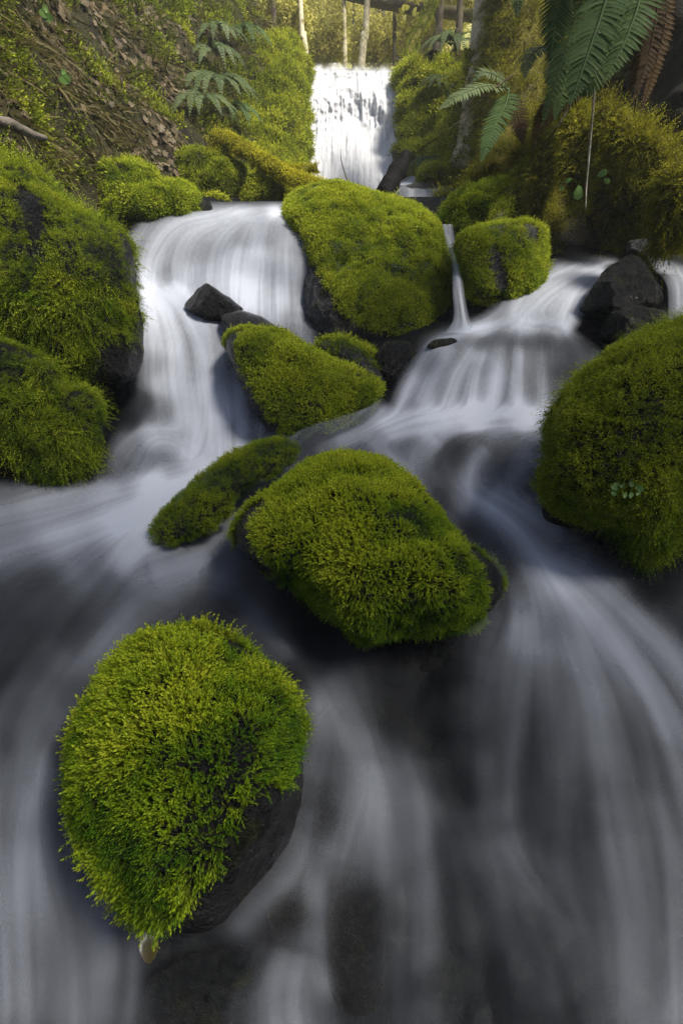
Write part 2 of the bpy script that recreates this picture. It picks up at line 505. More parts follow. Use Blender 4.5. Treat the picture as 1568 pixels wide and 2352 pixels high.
# ------------------------------------------------------------------ the stream: one running sheet of water and the rock bed under it
WATER = [  # picture x, y, depth
 (560,470,4.35),(640,470,4.3),(500,490,4.0),(620,490,3.95),(330,540,3.75),(430,520,3.8),(560,520,3.78),(690,540,3.75),
 (360,610,3.68),(420,640,3.64),(560,640,3.62),(690,640,3.66),(350,672,3.62),(430,672,3.6),(340,702,3.3),(430,702,3.3),(690,760,3.5),(600,720,3.5),
 (330,725,3.2),(500,735,3.2),(600,780,3.15),(330,800,3.1),(420,800,3.08),(520,820,3.05),(330,900,2.86),(430,900,2.84),(540,920,2.80),
 (330,1010,2.42),(260,1060,2.36),(470,1040,2.55),(590,1020,2.6),(400,1100,2.32),(560,1100,2.3),(200,1150,2.14),(0,1200,1.99),(-300,1230,1.92),
 (350,1250,1.83),(550,1250,1.84),(100,1400,1.5),(-200,1400,1.5),(0,1600,1.26),(-300,1650,1.22),(100,1800,1.1),(-200,1900,1.08),(100,2100,0.99),(-200,2200,.96),(150,2352,0.9),(100,2700,.82),
 (400,1350,1.6),(600,1400,1.5),(300,1500,1.36),(700,1490,1.38),(780,1640,1.25),(870,1800,1.17),(800,2000,1.07),(600,2100,1.0),(500,2250,.95),(750,2352,0.92),(600,2700,.83),
 (1450,590,3.8),(1400,610,3.6),(1280,640,3.4),(1200,730,3.05),(1330,720,3.05),(1050,768,2.86),(1200,765,2.84),(1360,775,2.82),(1000,790,2.8),
 (1150,798,2.74),(1300,798,2.74),(1390,830,2.66),(950,860,2.74),(1100,860,2.70),(1280,870,2.70),(1100,930,2.61),(1250,935,2.59),(900,955,2.50),(800,1000,2.36),(720,1030,2.28),
 (1000,985,2.38),(1200,985,2.36),(1100,1040,2.24),(1200,1060,2.2),(1150,1130,1.98),(1000,1100,2.03),(900,1060,2.18),(1250,1140,1.96),(1400,1100,2.05),
 (1080,1250,1.72),(1250,1250,1.72),(1400,1250,1.72),(1170,1400,1.44),(1300,1350,1.54),(1500,1400,1.46),(1650,1420,1.43),
 (1150,1550,1.30),(1350,1550,1.28),(1500,1600,1.24),(1700,1650,1.2),(1200,1900,1.10),(1400,2000,1.03),(1600,2000,1.02),(1100,2352,.92),(1500,2352,.90),(1300,2200,.96),(1300,2700,.82),(1800,2500,.87),
 (1560,620,3.5),(1650,640,3.4),(1700,900,2.5),(1560,780,2.8),(850,790,3.2),(880,720,3.75),(800,740,3.7),(1000,720,3.6),(950,650,3.9),(760,900,2.7),(800,600,3.6),(900,1300,1.66),(1000,1500,1.40),(1000,1700,1.24),(950,2000,1.07),
 (100,900,2.8),(100,600,3.5),(-200,800,3.0),(-300,1050,2.3),(250,480,4.0),(1000,560,3.9),(1150,560,3.9),(900,480,4.3)]
depth = tps([(a, b, math.log(c)) for a, b, c in WATER])

# strands of running water: picture polyline, half-width, whiteness at start / end
STR = [
 # upper left fall
 ([(640,476),(560,474),(500,490)],20,.55,.5),([(640,490),(560,500),(450,510)],22,.45,.4),
 ([(500,500),(410,520),(360,580),(345,640),(340,680)],24,.55,.75),([(505,503),(445,545),(425,610),(418,685)],24,.62,.75),
 ([(545,505),(505,560),(492,640),(488,710)],24,.5,.72),([(585,512),(568,600),(560,660),(556,720)],26,.6,.8),
 ([(625,515),(618,600),(615,680),(618,740)],24,.5,.78),([(665,540),(672,640),(678,760)],20,.4,.5),([(655,540),(650,620),(652,720)],22,.5,.6),
 ([(330,680),(400,680),(450,700)],16,.9,.85),
 # lower left fall
 ([(335,690),(345,780),(350,880),(370,960)],22,.75,.3),([(370,690),(400,780),(410,880),(430,980),(440,1060)],30,.85,.7),
 ([(430,700),(470,780),(490,860),(500,960),(505,1060)],24,.8,.72),([(470,705),(530,760),(560,830)],18,.6,.3),
 ([(520,760),(500,850),(520,900),(530,1000)],26,.25,.6),([(540,880),(550,960),(545,1060)],24,.5,.55),([(600,960),(590,1040)],16,.2,.12),
 ([(440,1060),(400,1010),(340,990),(280,1030),(250,1090)],26,.6,.5),([(420,1000),(350,1010),(310,1080)],34,.5,.35),
 # left pool
 ([(540,1090),(440,1095),(300,1120),(120,1160),(-100,1210)],34,.92,.55),([(480,1130),(360,1160),(180,1220),(0,1270),(-100,1300)],40,.85,.35),
 ([(440,1140),(360,1200),(300,1260),(260,1330)],40,.8,.35),([(620,1090),(560,1130),(510,1190),(470,1250),(380,1290)],22,.35,.5),
 ([(480,1260),(420,1290),(340,1310)],36,.5,.4),
 # arc round the near rock on the left
 ([(420,1340),(300,1420),(200,1540),(120,1680),(70,1830),(50,2050),(60,2400)],34,.28,.32),([(100,1760),(120,1950),(170,2150),(180,2400)],60,.26,.28),
 ([(0,1700),(-20,1900),(10,2150),(20,2400)],46,.22,.30),([(230,2020),(260,2150),(240,2400)],46,.22,.22),
 ([(200,1290),(90,1380),(0,1480),(-120,1640)],50,.14,.10),([(40,1330),(-60,1400),(-200,1520)],50,.14,.1),([(160,1480),(60,1620),(0,1800)],50,.10,.12),([(-100,1650),(-140,1900),(-150,2300)],60,.2,.2),
 # between the two near rocks
 ([(480,1330),(560,1360),(640,1450),(690,1510)],34,.30,.25),([(560,1400),(620,1460),(680,1520)],22,.24,.3),
 ([(715,1540),(765,1620),(825,1720),(870,1830),(890,1990),(895,2200)],34,.34,.12),([(740,1600),(740,1700),(720,1800)],30,.25,.2),
 ([(850,1740),(835,1830),(810,1900),(785,1990)],44,.16,.2),([(880,1740),(935,1850),(955,2000),(965,2400)],52,.34,.18),
 ([(720,1850),(690,1980),(600,2080),(520,2150)],26,.32,.30),([(720,2000),(725,2120),(740,2250),(780,2400)],16,.36,.34),([(690,2180),(660,2300),(680,2420)],52,.42,.45),
 # right cascade
 ([(1400,600),(1300,640),(1220,700),(1180,745)],26,.7,.75),([(1390,620),(1330,670),(1290,745)],24,.7,.7),([(1280,640),(1230,660),(1190,720)],18,.55,.55),
 ([(1180,745),(1060,762),(1000,790),(960,850),(915,940)],13,.92,.7),([(1200,748),(1290,750),(1380,775),(1410,830)],15,.9,.6),
 ([(1040,790),(1000,850),(965,935)],16,.75,.8),([(1090,795),(1050,860),(1025,935)],14,.75,.8),([(1150,790),(1140,860),(1130,935)],15,.75,.8),
 ([(1190,790),(1190,860),(1190,935)],13,.7,.8),([(1240,800),(1245,870),(1250,940)],12,.3,.5),([(1110,800),(1090,860),(1080,935)],10,.6,.7),([(1300,870),(1290,940)],14,.3,.4),
 ([(1270,955),(1120,950),(960,955),(860,985),(740,1030)],17,.97,.75),([(1250,975),(1100,975),(950,985),(850,1010)],15,.8,.6),
 ([(1000,1000),(960,1050),(950,1100)],26,.5,.35),([(860,1000),(880,1040),(960,1110)],18,.45,.35),([(1120,1030),(1090,1070),(1075,1130)],20,.4,.45),([(1230,1040),(1200,1070),(1190,1120)],20,.30,.35),
 ([(900,1050),(1000,1140),(1070,1240),(1140,1330)],10,.25,.2),
 ([(1060,1130),(1160,1190),(1240,1280),(1300,1350)],34,.6,.5),([(1120,1130),(1200,1170),(1300,1230)],30,.55,.4),
 ([(1260,1290),(1330,1370),(1420,1480),(1520,1640),(1600,1850)],44,.70,.34),([(1220,1270),(1280,1400),(1340,1560),(1390,1750),(1420,2000),(1440,2400)],40,.46,.30),
 ([(1300,1300),(1420,1390),(1560,1540),(1700,1750)],38,.58,.40),([(1200,1390),(1200,1480),(1180,1600),(1160,1750),(1150,1900)],28,.50,.24),
 ([(1150,1450),(1110,1550),(1100,1700),(1110,1850)],24,.34,.22),([(1260,1450),(1270,1600),(1280,1800),(1270,1950)],34,.28,.20),
 ([(1150,1900),(1200,2000),(1290,2130),(1350,2300)],60,.18,.14),([(1500,1800),(1540,2000),(1560,2400)],60,.32,.28),([(1400,1900),(1460,2150),(1480,2400)],60,.24,.26),([(1600,1900),(1640,2400)],60,.32,.3),
 ([(1080,1900),(1150,2100),(1200,2400)],50,.14,.10),
]
WX0, WX1, WY0, WY1, WST = -520, 2100, 462, 2560, 4
gx = np.arange(WX0, WX1, WST); gy = np.arange(WY0, WY1, WST)
GX, GY = np.meshgrid(gx, gy)
VEIL_TONE = [  # foam with its light and shade painted in: picture x, y, grey level of the veil
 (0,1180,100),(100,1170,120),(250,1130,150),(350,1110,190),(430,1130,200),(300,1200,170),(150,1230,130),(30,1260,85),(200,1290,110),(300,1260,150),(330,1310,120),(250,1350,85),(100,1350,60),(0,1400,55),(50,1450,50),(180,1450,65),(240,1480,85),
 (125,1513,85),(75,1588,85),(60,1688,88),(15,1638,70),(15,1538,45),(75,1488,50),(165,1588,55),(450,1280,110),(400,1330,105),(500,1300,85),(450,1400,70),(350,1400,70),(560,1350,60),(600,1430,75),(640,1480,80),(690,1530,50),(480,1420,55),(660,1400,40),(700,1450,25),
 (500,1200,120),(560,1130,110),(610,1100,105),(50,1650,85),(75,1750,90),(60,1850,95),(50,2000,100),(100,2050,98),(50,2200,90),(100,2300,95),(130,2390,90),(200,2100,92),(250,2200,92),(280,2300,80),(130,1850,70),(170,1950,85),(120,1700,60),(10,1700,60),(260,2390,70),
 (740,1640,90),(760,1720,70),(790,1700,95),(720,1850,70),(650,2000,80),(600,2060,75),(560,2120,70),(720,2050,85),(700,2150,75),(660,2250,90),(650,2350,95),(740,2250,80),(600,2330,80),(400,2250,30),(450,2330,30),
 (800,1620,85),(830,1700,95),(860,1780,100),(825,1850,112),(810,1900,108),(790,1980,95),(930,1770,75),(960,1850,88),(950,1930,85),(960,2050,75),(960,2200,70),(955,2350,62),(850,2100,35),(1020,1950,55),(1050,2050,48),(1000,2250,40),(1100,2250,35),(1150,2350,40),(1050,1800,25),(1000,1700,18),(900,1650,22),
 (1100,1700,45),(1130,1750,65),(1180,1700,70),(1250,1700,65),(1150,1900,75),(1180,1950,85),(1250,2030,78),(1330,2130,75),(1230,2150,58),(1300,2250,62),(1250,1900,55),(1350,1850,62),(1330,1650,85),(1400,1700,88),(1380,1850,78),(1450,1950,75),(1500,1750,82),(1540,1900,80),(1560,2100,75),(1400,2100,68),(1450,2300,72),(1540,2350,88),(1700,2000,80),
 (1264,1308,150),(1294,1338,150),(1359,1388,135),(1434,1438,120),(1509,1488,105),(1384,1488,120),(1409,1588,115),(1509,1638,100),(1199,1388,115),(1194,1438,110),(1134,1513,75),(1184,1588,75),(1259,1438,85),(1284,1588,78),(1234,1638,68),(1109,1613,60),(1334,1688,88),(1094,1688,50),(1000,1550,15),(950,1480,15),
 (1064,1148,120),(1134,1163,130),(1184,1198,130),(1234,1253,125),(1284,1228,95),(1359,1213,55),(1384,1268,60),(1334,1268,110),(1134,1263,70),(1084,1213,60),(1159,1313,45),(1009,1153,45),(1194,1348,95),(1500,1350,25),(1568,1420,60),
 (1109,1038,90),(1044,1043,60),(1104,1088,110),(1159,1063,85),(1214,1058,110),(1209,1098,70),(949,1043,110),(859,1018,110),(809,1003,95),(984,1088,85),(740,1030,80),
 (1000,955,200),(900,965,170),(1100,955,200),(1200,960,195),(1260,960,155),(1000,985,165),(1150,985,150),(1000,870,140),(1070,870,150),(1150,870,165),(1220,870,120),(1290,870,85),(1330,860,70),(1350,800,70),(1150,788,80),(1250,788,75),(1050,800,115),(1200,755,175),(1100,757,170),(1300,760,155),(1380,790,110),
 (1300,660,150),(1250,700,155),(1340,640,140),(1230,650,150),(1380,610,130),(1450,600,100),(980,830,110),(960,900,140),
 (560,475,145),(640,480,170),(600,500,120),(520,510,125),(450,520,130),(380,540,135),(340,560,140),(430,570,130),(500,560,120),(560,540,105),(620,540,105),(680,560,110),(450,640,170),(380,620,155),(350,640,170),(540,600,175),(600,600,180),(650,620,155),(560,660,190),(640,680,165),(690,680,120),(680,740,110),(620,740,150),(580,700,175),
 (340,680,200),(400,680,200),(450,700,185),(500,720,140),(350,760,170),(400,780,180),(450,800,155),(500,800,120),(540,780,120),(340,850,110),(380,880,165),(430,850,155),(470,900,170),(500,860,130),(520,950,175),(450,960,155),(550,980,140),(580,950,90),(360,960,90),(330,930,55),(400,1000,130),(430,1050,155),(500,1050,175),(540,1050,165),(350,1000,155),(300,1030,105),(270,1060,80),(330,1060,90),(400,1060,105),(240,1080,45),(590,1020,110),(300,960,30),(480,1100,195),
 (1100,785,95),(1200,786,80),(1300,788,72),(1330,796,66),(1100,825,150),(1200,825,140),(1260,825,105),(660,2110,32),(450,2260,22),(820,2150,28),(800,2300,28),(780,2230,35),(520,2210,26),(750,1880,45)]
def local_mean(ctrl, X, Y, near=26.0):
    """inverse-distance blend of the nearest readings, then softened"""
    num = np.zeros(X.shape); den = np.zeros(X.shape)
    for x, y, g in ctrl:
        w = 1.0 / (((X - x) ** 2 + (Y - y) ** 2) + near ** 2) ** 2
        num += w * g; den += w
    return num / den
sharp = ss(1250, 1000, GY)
veil = ((local_mean(VEIL_TONE, GX, GY, 20.0) * sharp + local_mean(VEIL_TONE, GX, GY, 30.0) * (1 - sharp)) / 255.0) ** 2.2 / 0.60
veil = np.clip(veil * (1 + 0.35 * ss(1020, 1120, GY) * ss(1420, 1280, GY)) * (1 - 0.20 * ss(1350, 1750, GY)), 0, 1.1)  # brightened round the pool, dimmed towards the viewer: foreground shade put into the veil
dirx = np.zeros(GX.shape); diry = np.zeros(GX.shape); wsum = np.zeros(GX.shape); foam = np.zeros(GX.shape)
for pts, wd, a, b in STR:
    c = smooth_curve(pts, 20); wd = wd * (1 + 0.35 * (pts[0][1] > 1300))
    d, t, tx, ty = seg_dist(GX, GY, c)
    w = 1.0 / (d + 14.0) ** 3
    dirx += w * tx; diry += w * ty; wsum += w
    end = ss(0, 0.12, t + 0.02) * ss(0, 0.16, 1.03 - t)
    g = np.exp(-(d / wd) ** 2 * 0.9) * (a + (b - a) * t) * (0.25 + 0.75 * end)
    foam = 1 - (1 - foam) * (1 - np.clip(g, 0, 0.97))
nl = np.hypot(dirx, diry) + 1e-12; dirx /= nl; diry /= nl
# streaks: noise smeared along the flow
def lic(noise, L, step):
    acc = noise.copy(); ny, nx = noise.shape
    for sgn in (1, -1):
        x = np.tile(np.arange(nx, dtype=float), (ny, 1)); y = np.tile(np.arange(ny, dtype=float)[:, None], (1, nx))
        for k in range(L):
            xi = np.clip(np.rint(x).astype(int), 0, nx - 1); yi = np.clip(np.rint(y).astype(int), 0, ny - 1)
            x = np.clip(x + sgn * step * dirx[yi, xi], 0, nx - 1); y = np.clip(y + sgn * step * diry[yi, xi], 0, ny - 1)
            acc += noise[np.rint(y).astype(int), np.rint(x).astype(int)] * (0.5 + 0.5 * math.cos(math.pi * k / L))
    return acc
def blur(a, r):
    k = np.exp(-np.linspace(-2, 2, 2 * r + 1) ** 2); k /= k.sum()
    a = sum(k[j] * np.roll(a, j - r, 0) for j in range(2 * r + 1))
    return sum(k[j] * np.roll(a, j - r, 1) for j in range(2 * r + 1))
def norm(a): return (a - a.mean()) / (a.std() + 1e-9)
st1 = norm(blur(lic(RNG.normal(size=GX.shape), 34, 1.0), 1))
st2 = norm(lic(blur(RNG.normal(size=GX.shape), 3), 44, 1.2))
st3 = norm(lic(blur(RNG.normal(size=GX.shape), 8), 50, 1.6))
near_w = np.clip((GY - 700) / 900, 0, 1)              # near water shows broader strands
streak = (0.42 - 0.37 * near_w) * st1 + (0.5 - .2 * near_w) * st2 + (0.25 + 0.45 * near_w) * st3
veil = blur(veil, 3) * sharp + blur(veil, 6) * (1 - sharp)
strand = norm(blur(foam, 2))
strokes = foam
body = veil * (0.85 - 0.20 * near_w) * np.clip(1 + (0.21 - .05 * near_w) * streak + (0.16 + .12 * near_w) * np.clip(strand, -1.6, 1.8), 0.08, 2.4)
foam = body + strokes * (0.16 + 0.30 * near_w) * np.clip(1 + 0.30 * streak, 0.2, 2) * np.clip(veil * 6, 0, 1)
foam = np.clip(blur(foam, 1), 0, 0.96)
LS = np.exp(depth(np.clip(GX, -520, 2100), GY))
WV = P(GX, GY, LS)
WN = grid_normals(WV)
if WN[..., 2].mean() < 0: WN = -WN
swell = (0.0035 - 0.0025 * near_w) * blur(st3, 3)
WV = WV + WN * swell[..., None] * np.minimum(1, LS[..., None] * 0.6)

def water_material(name, WHITE):
    m, nt, out = new_mat(name); t = NT(nt)
    f = t.attr("foam")
    dif = t.n("ShaderNodeBsdfDiffuse"); dif.inputs[0].default_value = WHITE
    trl = t.n("ShaderNodeBsdfTranslucent"); trl.inputs[0].default_value = WHITE
    white = t.mixs(0.25, dif.outputs[0], trl.outputs[0])
    clear = t.n("ShaderNodeBsdfTransparent"); clear.inputs[0].default_value = (0.90, 0.93, 0.93, 1)
    gl = t.n("ShaderNodeBsdfGlossy"); gl.inputs["Roughness"].default_value = 0.5; gl.inputs[0].default_value = (0.9, 0.9, 0.9, 1)
    fr = t.n("ShaderNodeFresnel"); fr.inputs[0].default_value = 1.33
    wet = t.mixs(t.math('MULTIPLY', fr.outputs[0], 0.10), clear.outputs[0], gl.outputs[0])
    t.l(t.mixs(f, wet, white), out.inputs[0])
    return m
M['water'] = water_material("running_water", (0.55, 0.59, 0.70, 1))
M['fall_water'] = water_material("aerated_water", (0.78, 0.79, 0.84, 1))
# where water runs (the banks and boulders stand in the rest)
WREG = [(280,540),(320,495),(480,455),(720,455),(740,800),(890,915),(900,880),(960,765),(1100,715),(1270,590),(1420,580),(1440,600),(1330,760),(1420,830),(2140,1000),(2140,2600),(-560,2600),(-560,1090),(200,1090),(300,900),(300,650)]
inside = poly_sd(GX, GY, WREG) > 0
F = grid_faces(*GX.shape)
F = F[inside.ravel()[F].all(1)][:, ::-1]
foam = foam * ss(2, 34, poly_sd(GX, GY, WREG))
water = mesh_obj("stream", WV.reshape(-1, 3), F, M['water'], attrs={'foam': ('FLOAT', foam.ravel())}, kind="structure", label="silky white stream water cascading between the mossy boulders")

# the bed
bx = np.arange(-1200, 2800, 14); by = np.arange(452, 3000, 14)
BX, BY = np.meshgrid(bx, by)
BS = np.exp(depth(np.clip(BX, -520, 2100), np.clip(BY, 455, 2700)))
BV = P(BX, BY, BS * 1.015 + 0.05)
BV = BV + rays(BX, BY) * (0.05 * (1 - 1.3 * fbm(BV * 4, 3, 5)))[..., None]
bed = mesh_obj("streambed", BV.reshape(-1, 3), grid_faces(*BX.shape)[:, ::-1], M['bed'], kind="structure", label="dark wet bedrock under the running water")

# ------------------------------------------------------------------ more materials
def leaf_material(name, a, b, trans=0.4, rough=0.45, spec=0.35, inst=False, scale=30):
    m, nt, out = new_mat(name); t = NT(nt)
    if inst: f = t.attr("tint", True)
    else:
        oi = t.n("ShaderNodeObjectInfo")
        f = t.math('ADD', t.math('MULTIPLY', t.noise(scale, 3, 0.6, t.pos()), 0.6), t.math('MULTIPLY', oi.outputs["Random"], 0.4))
        f = t.ramp(f, [(0.25, 0.0), (0.75, 1.0)])
    c = t.mixc(f, a, b)
    bs = t.bsdf(c, rough, spec)
    tr = t.n("ShaderNodeBsdfTranslucent"); t.l(c, tr.inputs[0])
    t.l(t.mixs(trans, bs, tr.outputs[0]), out.inputs[0]); return m

def ground_material(name, cols, scale=1.0, rough=0.8, bump=0.03):
    m, nt, out = new_mat(name); t = NT(nt); p = t.pos()
    n1 = t.noise(2.2 * scale, 6, 0.62, p); n2 = t.noise(14 * scale, 6, 0.65, p); n3 = t.noise(90 * scale, 4, 0.6, p)
    c = t.ramp(t.math('ADD', t.math('MULTIPLY', n1, 0.55), t.math('MULTIPLY', n2, 0.45)), [(0.36 + 0.09 * k, q) for k, q in enumerate(cols)])
    h = t.math('ADD', n2, t.math('MULTIPLY', n3, 0.4))
    t.l(t.bsdf(c, rough, 0.25, t.bump(h, 1.0, bump)), out.inputs[0]); return m

def bark_material(name, base, blotch, moss, moss_amt=0.5, rough=0.8, spec=0.2):
    m, nt, out = new_mat(name); t = NT(nt); p = t.pos()
    mp = t.n("ShaderNodeMapping"); mp.inputs["Scale"].default_value = (1, 1, 0.45); t.l(p, mp.inputs[0])
    n1 = t.noise(9, 5, 0.6, mp.outputs[0], 0.6); n2 = t.noise(60, 4, 0.6, mp.outputs[0])
    c = t.mixc(t.ramp(n1, [(0.45, 0.0), (0.58, 1.0)]), base, blotch)
    c = t.mixc(t.ramp(t.noise(4.5, 5, 0.65, p), [(0.62 - moss_amt * 0.3, 0.0), (0.74 - moss_amt * 0.3, 1.0)]), c, moss)
    c = t.mixc(t.ramp(n2, [(0.35, 0.55), (0.6, 0.0)]), c, tuple(q * 0.4 for q in base))
    h = t.math('ADD', n1, t.math('MULTIPLY', n2, 0.6))
    t.l(t.bsdf(c, rough, spec, t.bump(h, 0.9, 0.02)), out.inputs[0]); return m

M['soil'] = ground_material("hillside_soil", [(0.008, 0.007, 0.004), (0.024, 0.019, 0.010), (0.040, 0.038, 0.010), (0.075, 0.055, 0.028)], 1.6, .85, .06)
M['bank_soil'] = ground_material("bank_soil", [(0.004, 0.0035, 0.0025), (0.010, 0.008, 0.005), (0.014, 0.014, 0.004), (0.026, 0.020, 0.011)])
M['moss_base'] = ground_material("moss_cushion", [(0.020, 0.030, 0.005), (0.045, 0.055, 0.008), (0.075, 0.085, 0.010), (0.12, 0.12, 0.015)], 2.5)
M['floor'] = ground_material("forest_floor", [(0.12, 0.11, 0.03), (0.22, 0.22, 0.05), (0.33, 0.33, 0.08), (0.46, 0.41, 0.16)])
M['fern'] = leaf_material("fern_leaf", (0.042, 0.082, 0.022), (0.110, 0.175, 0.055), 0.35, 0.6, 0.2)
M['fern_pale'] = leaf_material("fern_pale", (0.065, 0.100, 0.035), (0.125, 0.165, 0.070), 0.35, 0.55, 0.25)
M['fern_dead'] = leaf_material("fern_dead", (0.035, 0.020, 0.006), (0.085, 0.050, 0.016), 0.3, 0.7, 0.2)
M['litter'] = leaf_material("fallen_leaf", (0.050, 0.036, 0.017), (0.180, 0.140, 0.085), 0.25, 0.6, 0.3)
M['litter_i'] = leaf_material("fallen_leaves", (0.040, 0.030, 0.012), (0.165, 0.125, 0.068), 0.25, 0.6, 0.3, inst=True)
M['grass'] = leaf_material("bank_grass", (0.045, 0.048, 0.010), (0.150, 0.125, 0.045), 0.35, 0.6, 0.2, inst=True)
M['herb'] = leaf_material("small_herbs", (0.050, 0.090, 0.010), (0.180, 0.200, 0.025), 0.4, 0.5, 0.3, inst=True)
M['crown'] = leaf_material("tree_leaves", (0.260, 0.265, 0.025), (0.700, 0.640, 0.190), 0.5, 0.5, 0.3, inst=True)
M['sprout'] = leaf_material("sprout_leaf", (0.12, 0.24, 0.05), (0.20, 0.33, 0.09), 0.35, 0.35, 0.5)
M['yellow_leaf'] = leaf_material("yellow_leaf", (0.07, 0.05, 0.006), (0.10, 0.07, 0.008), 0.3, 0.3, 0.5)
M['bark_pale'] = bark_material("pale_bark", (0.66, 0.59, 0.42), (0.42, 0.37, 0.25), (0.16, 0.15, 0.02), 0.35)
M['bark_dark'] = bark_material("dark_bark", (0.07, 0.055, 0.035), (0.035, 0.028, 0.02), (0.07, 0.07, 0.012), 0.45)
M['bark_moss'] = bark_material("mossy_bark", (0.06, 0.05, 0.025), (0.09, 0.085, 0.015), (0.13, 0.115, 0.012), 0.9)
M['char'] = bark_material("charred_wood", (0.004, 0.004, 0.0045), (0.009, 0.009, 0.009), (0.005, 0.005, 0.005), 0.1, 0.7, 0.05)
M['wood'] = bark_material("weathered_wood", (0.16, 0.14, 0.12), (0.09, 0.08, 0.065), (0.06, 0.055, 0.02), 0.2)
M['root'] = bark_material("root_bark", (0.030, 0.022, 0.013), (0.05, 0.04, 0.02), (0.08, 0.075, 0.010), 0.5)
M['vine'] = bark_material("pale_vine", (0.34, 0.32, 0.26), (0.20, 0.18, 0.14), (0.1, 0.1, 0.03), 0.1)

def tube(path, radii, nseg=12, seed=0, rough=0.0, nfreq=4.0, cap=True):
    path = np.asarray(path, float); n = len(path); radii = np.broadcast_to(radii, (n,)).astype(float)
    T = np.gradient(path, axis=0); T /= np.linalg.norm(T, axis=1, keepdims=True) + 1e-12
    ref = np.array([0.13, 0.97, 0.2]) if abs(T[0, 1]) < 0.8 else np.array([1.0, 0, 0.1])
    X = np.zeros_like(T); x = np.cross(ref, T[0]); x /= np.linalg.norm(x)
    for i in range(n):
        x = x - T[i] * (x @ T[i]); x /= np.linalg.norm(x) + 1e-12; X[i] = x
    Y = np.cross(T, X); a = np.linspace(0, 2 * math.pi, nseg, endpoint=False)
    ring = X[:, None] * np.cos(a)[None, :, None] + Y[:, None] * np.sin(a)[None, :, None]
    V = path[:, None] + ring * radii[:, None, None]
    if rough:
        V = V + ring * (fbm(V * nfreq, seed, 4) * rough)[..., None] * radii[:, None, None]
    i = np.arange(n * nseg).reshape(n, nseg); j = np.roll(i, -1, 1)
    F = np.stack([i[:-1], j[:-1], j[1:], i[1:]], -1).reshape(-1, 4)
    V = V.reshape(-1, 3)
    if cap:
        V = np.vstack([V, path[0] - T[0] * radii[0] * .3, path[-1] + T[-1] * radii[-1] * .3]); b, e = len(V) - 2, len(V) - 1
        F = np.vstack([F, [(b, j[0, k], i[0, k], i[0, k]) for k in range(nseg)], [(e, i[-1, k], j[-1, k], j[-1, k]) for k in range(nseg)]])
    return V, F

def tidy(F):
    """quads as index rows; rows that repeat a corner become triangles"""
    return [tuple(q) if q[2] != q[3] else (q[0], q[1], q[2]) for q in np.asarray(F).tolist()]

def merge(parts):
    V, F, n = [], [], 0
    for v, f in parts:
        V.append(np.asarray(v, float)); F.append(np.asarray(f) + n); n += len(v)
    return np.vstack(V), np.vstack(F)

def C3(pts, n):
    p = np.array(pts, float); return smooth_curve(P(p[:, 0], p[:, 1], p[:, 2]), n)

def sheet(ctrl, x0, x1, y0, y1, step):
    f = tps([(a, b, math.log(c)) for a, b, c in ctrl])
    X, Y = np.meshgrid(np.arange(x0, x1 + 1, step), np.arange(y0, y1 + 1, step))
    S = np.exp(f(X, Y)); v = P(X, Y, S); n = grid_normals(v)
    if ((EYE - v) * n).sum() < 0: n = -n
    return X, Y, v, n, f

def facing_faces(F, V):
    """wind quads of a bank so that they face the valley"""
    q = V[F]; nn = np.cross(q[:, 1] - q[:, 0], q[:, 2] - q[:, 0])
    return F if ((EYE - q.mean(1)) * nn).sum() > 0 else F[:, ::-1]

# leaf outlines for scattering
def flat_leaf(pts, curl=0.0, seed=0):
    p = np.array(pts, float); r = np.random.default_rng(seed)
    z = curl * (p[:, 0] ** 2 + p[:, 1] ** 2) + r.uniform(-.05, .05, len(p))
    v = np.vstack([[0, 0, 0], np.column_stack([p, z])]); n = len(p)
    f = [(0, k + 1, (k + 1) % n + 1) for k in range(n)]
    return v, np.array([(a, b, c, c) for a, b, c in f]), np.ones(len(v))
half = [(0.0, 1.0), (0.10, 0.74), (0.24, 0.80), (0.20, 0.48), (0.52, 0.66), (0.66, 0.62), (0.60, 0.42), (0.80, 0.30), (0.42, 0.12), (0.62, -0.14), (0.36, -0.14), (0.10, -0.22)]
MAPLE = half + [(-x, y) for x, y in half[::-1][:-1]]
def tri_proto(p):
    v, f, t = p; return v, f[:, :3], t
maple = [tri_proto(flat_leaf(MAPLE, c, k)) for k, c in enumerate((-.25, .3, .12, -.45))]
def oval(asp, curl, k):
    pts = [(asp * math.sin(a) * (0.8 + 0.2 * math.cos(a)), 0.5 + 0.5 * math.cos(a)) for a in np.linspace(0, 2 * math.pi, 9)[:-1]]
    return tri_proto(flat_leaf(pts, curl, k))
ovals = [oval(.34, .2, 1), oval(.28, -.3, 2), oval(.4, .1, 3), oval(.3, -.1, 4)]
def blade(bend):
    v, f, t = [], [], []
    for k in range(5):
        q = k / 4; w = 0.036 * (1 - q) + 0.004
        v += [(-w, bend * q * q, q * (1 - .3 * q * abs(bend))), (w, bend * q * q, q * (1 - .3 * q * abs(bend)))]; t += [q, q]
    f = [(2 * k, 2 * k + 1, 2 * k + 3, 2 * k + 2) for k in range(4)]
    return np.array(v), np.array(f), np.array(t)
blades = [blade(.15), blade(.4), blade(-.3), blade(.7)]
def sprig(seed, nl=12):
    r = np.random.default_rng(seed); V, F, T, n = [], [], [], 0
    for k in range(nl):
        v, f, t = oval(.36, r.uniform(-.3, .3), seed * 31 + k)
        v = v * r.uniform(.22, .40); e = Euler((r.uniform(-1.2, 1.2), r.uniform(-1.2, 1.2), r.uniform(0, 6.3))).to_matrix()
        v = v @ np.array(e).T + r.normal(0, .33, 3); V.append(v); F.append(f + n); T.append(t); n += len(v)
    return np.vstack(V), np.vstack(F), np.concatenate(T)
sprigs = [sprig(k) for k in range(1, 5)]

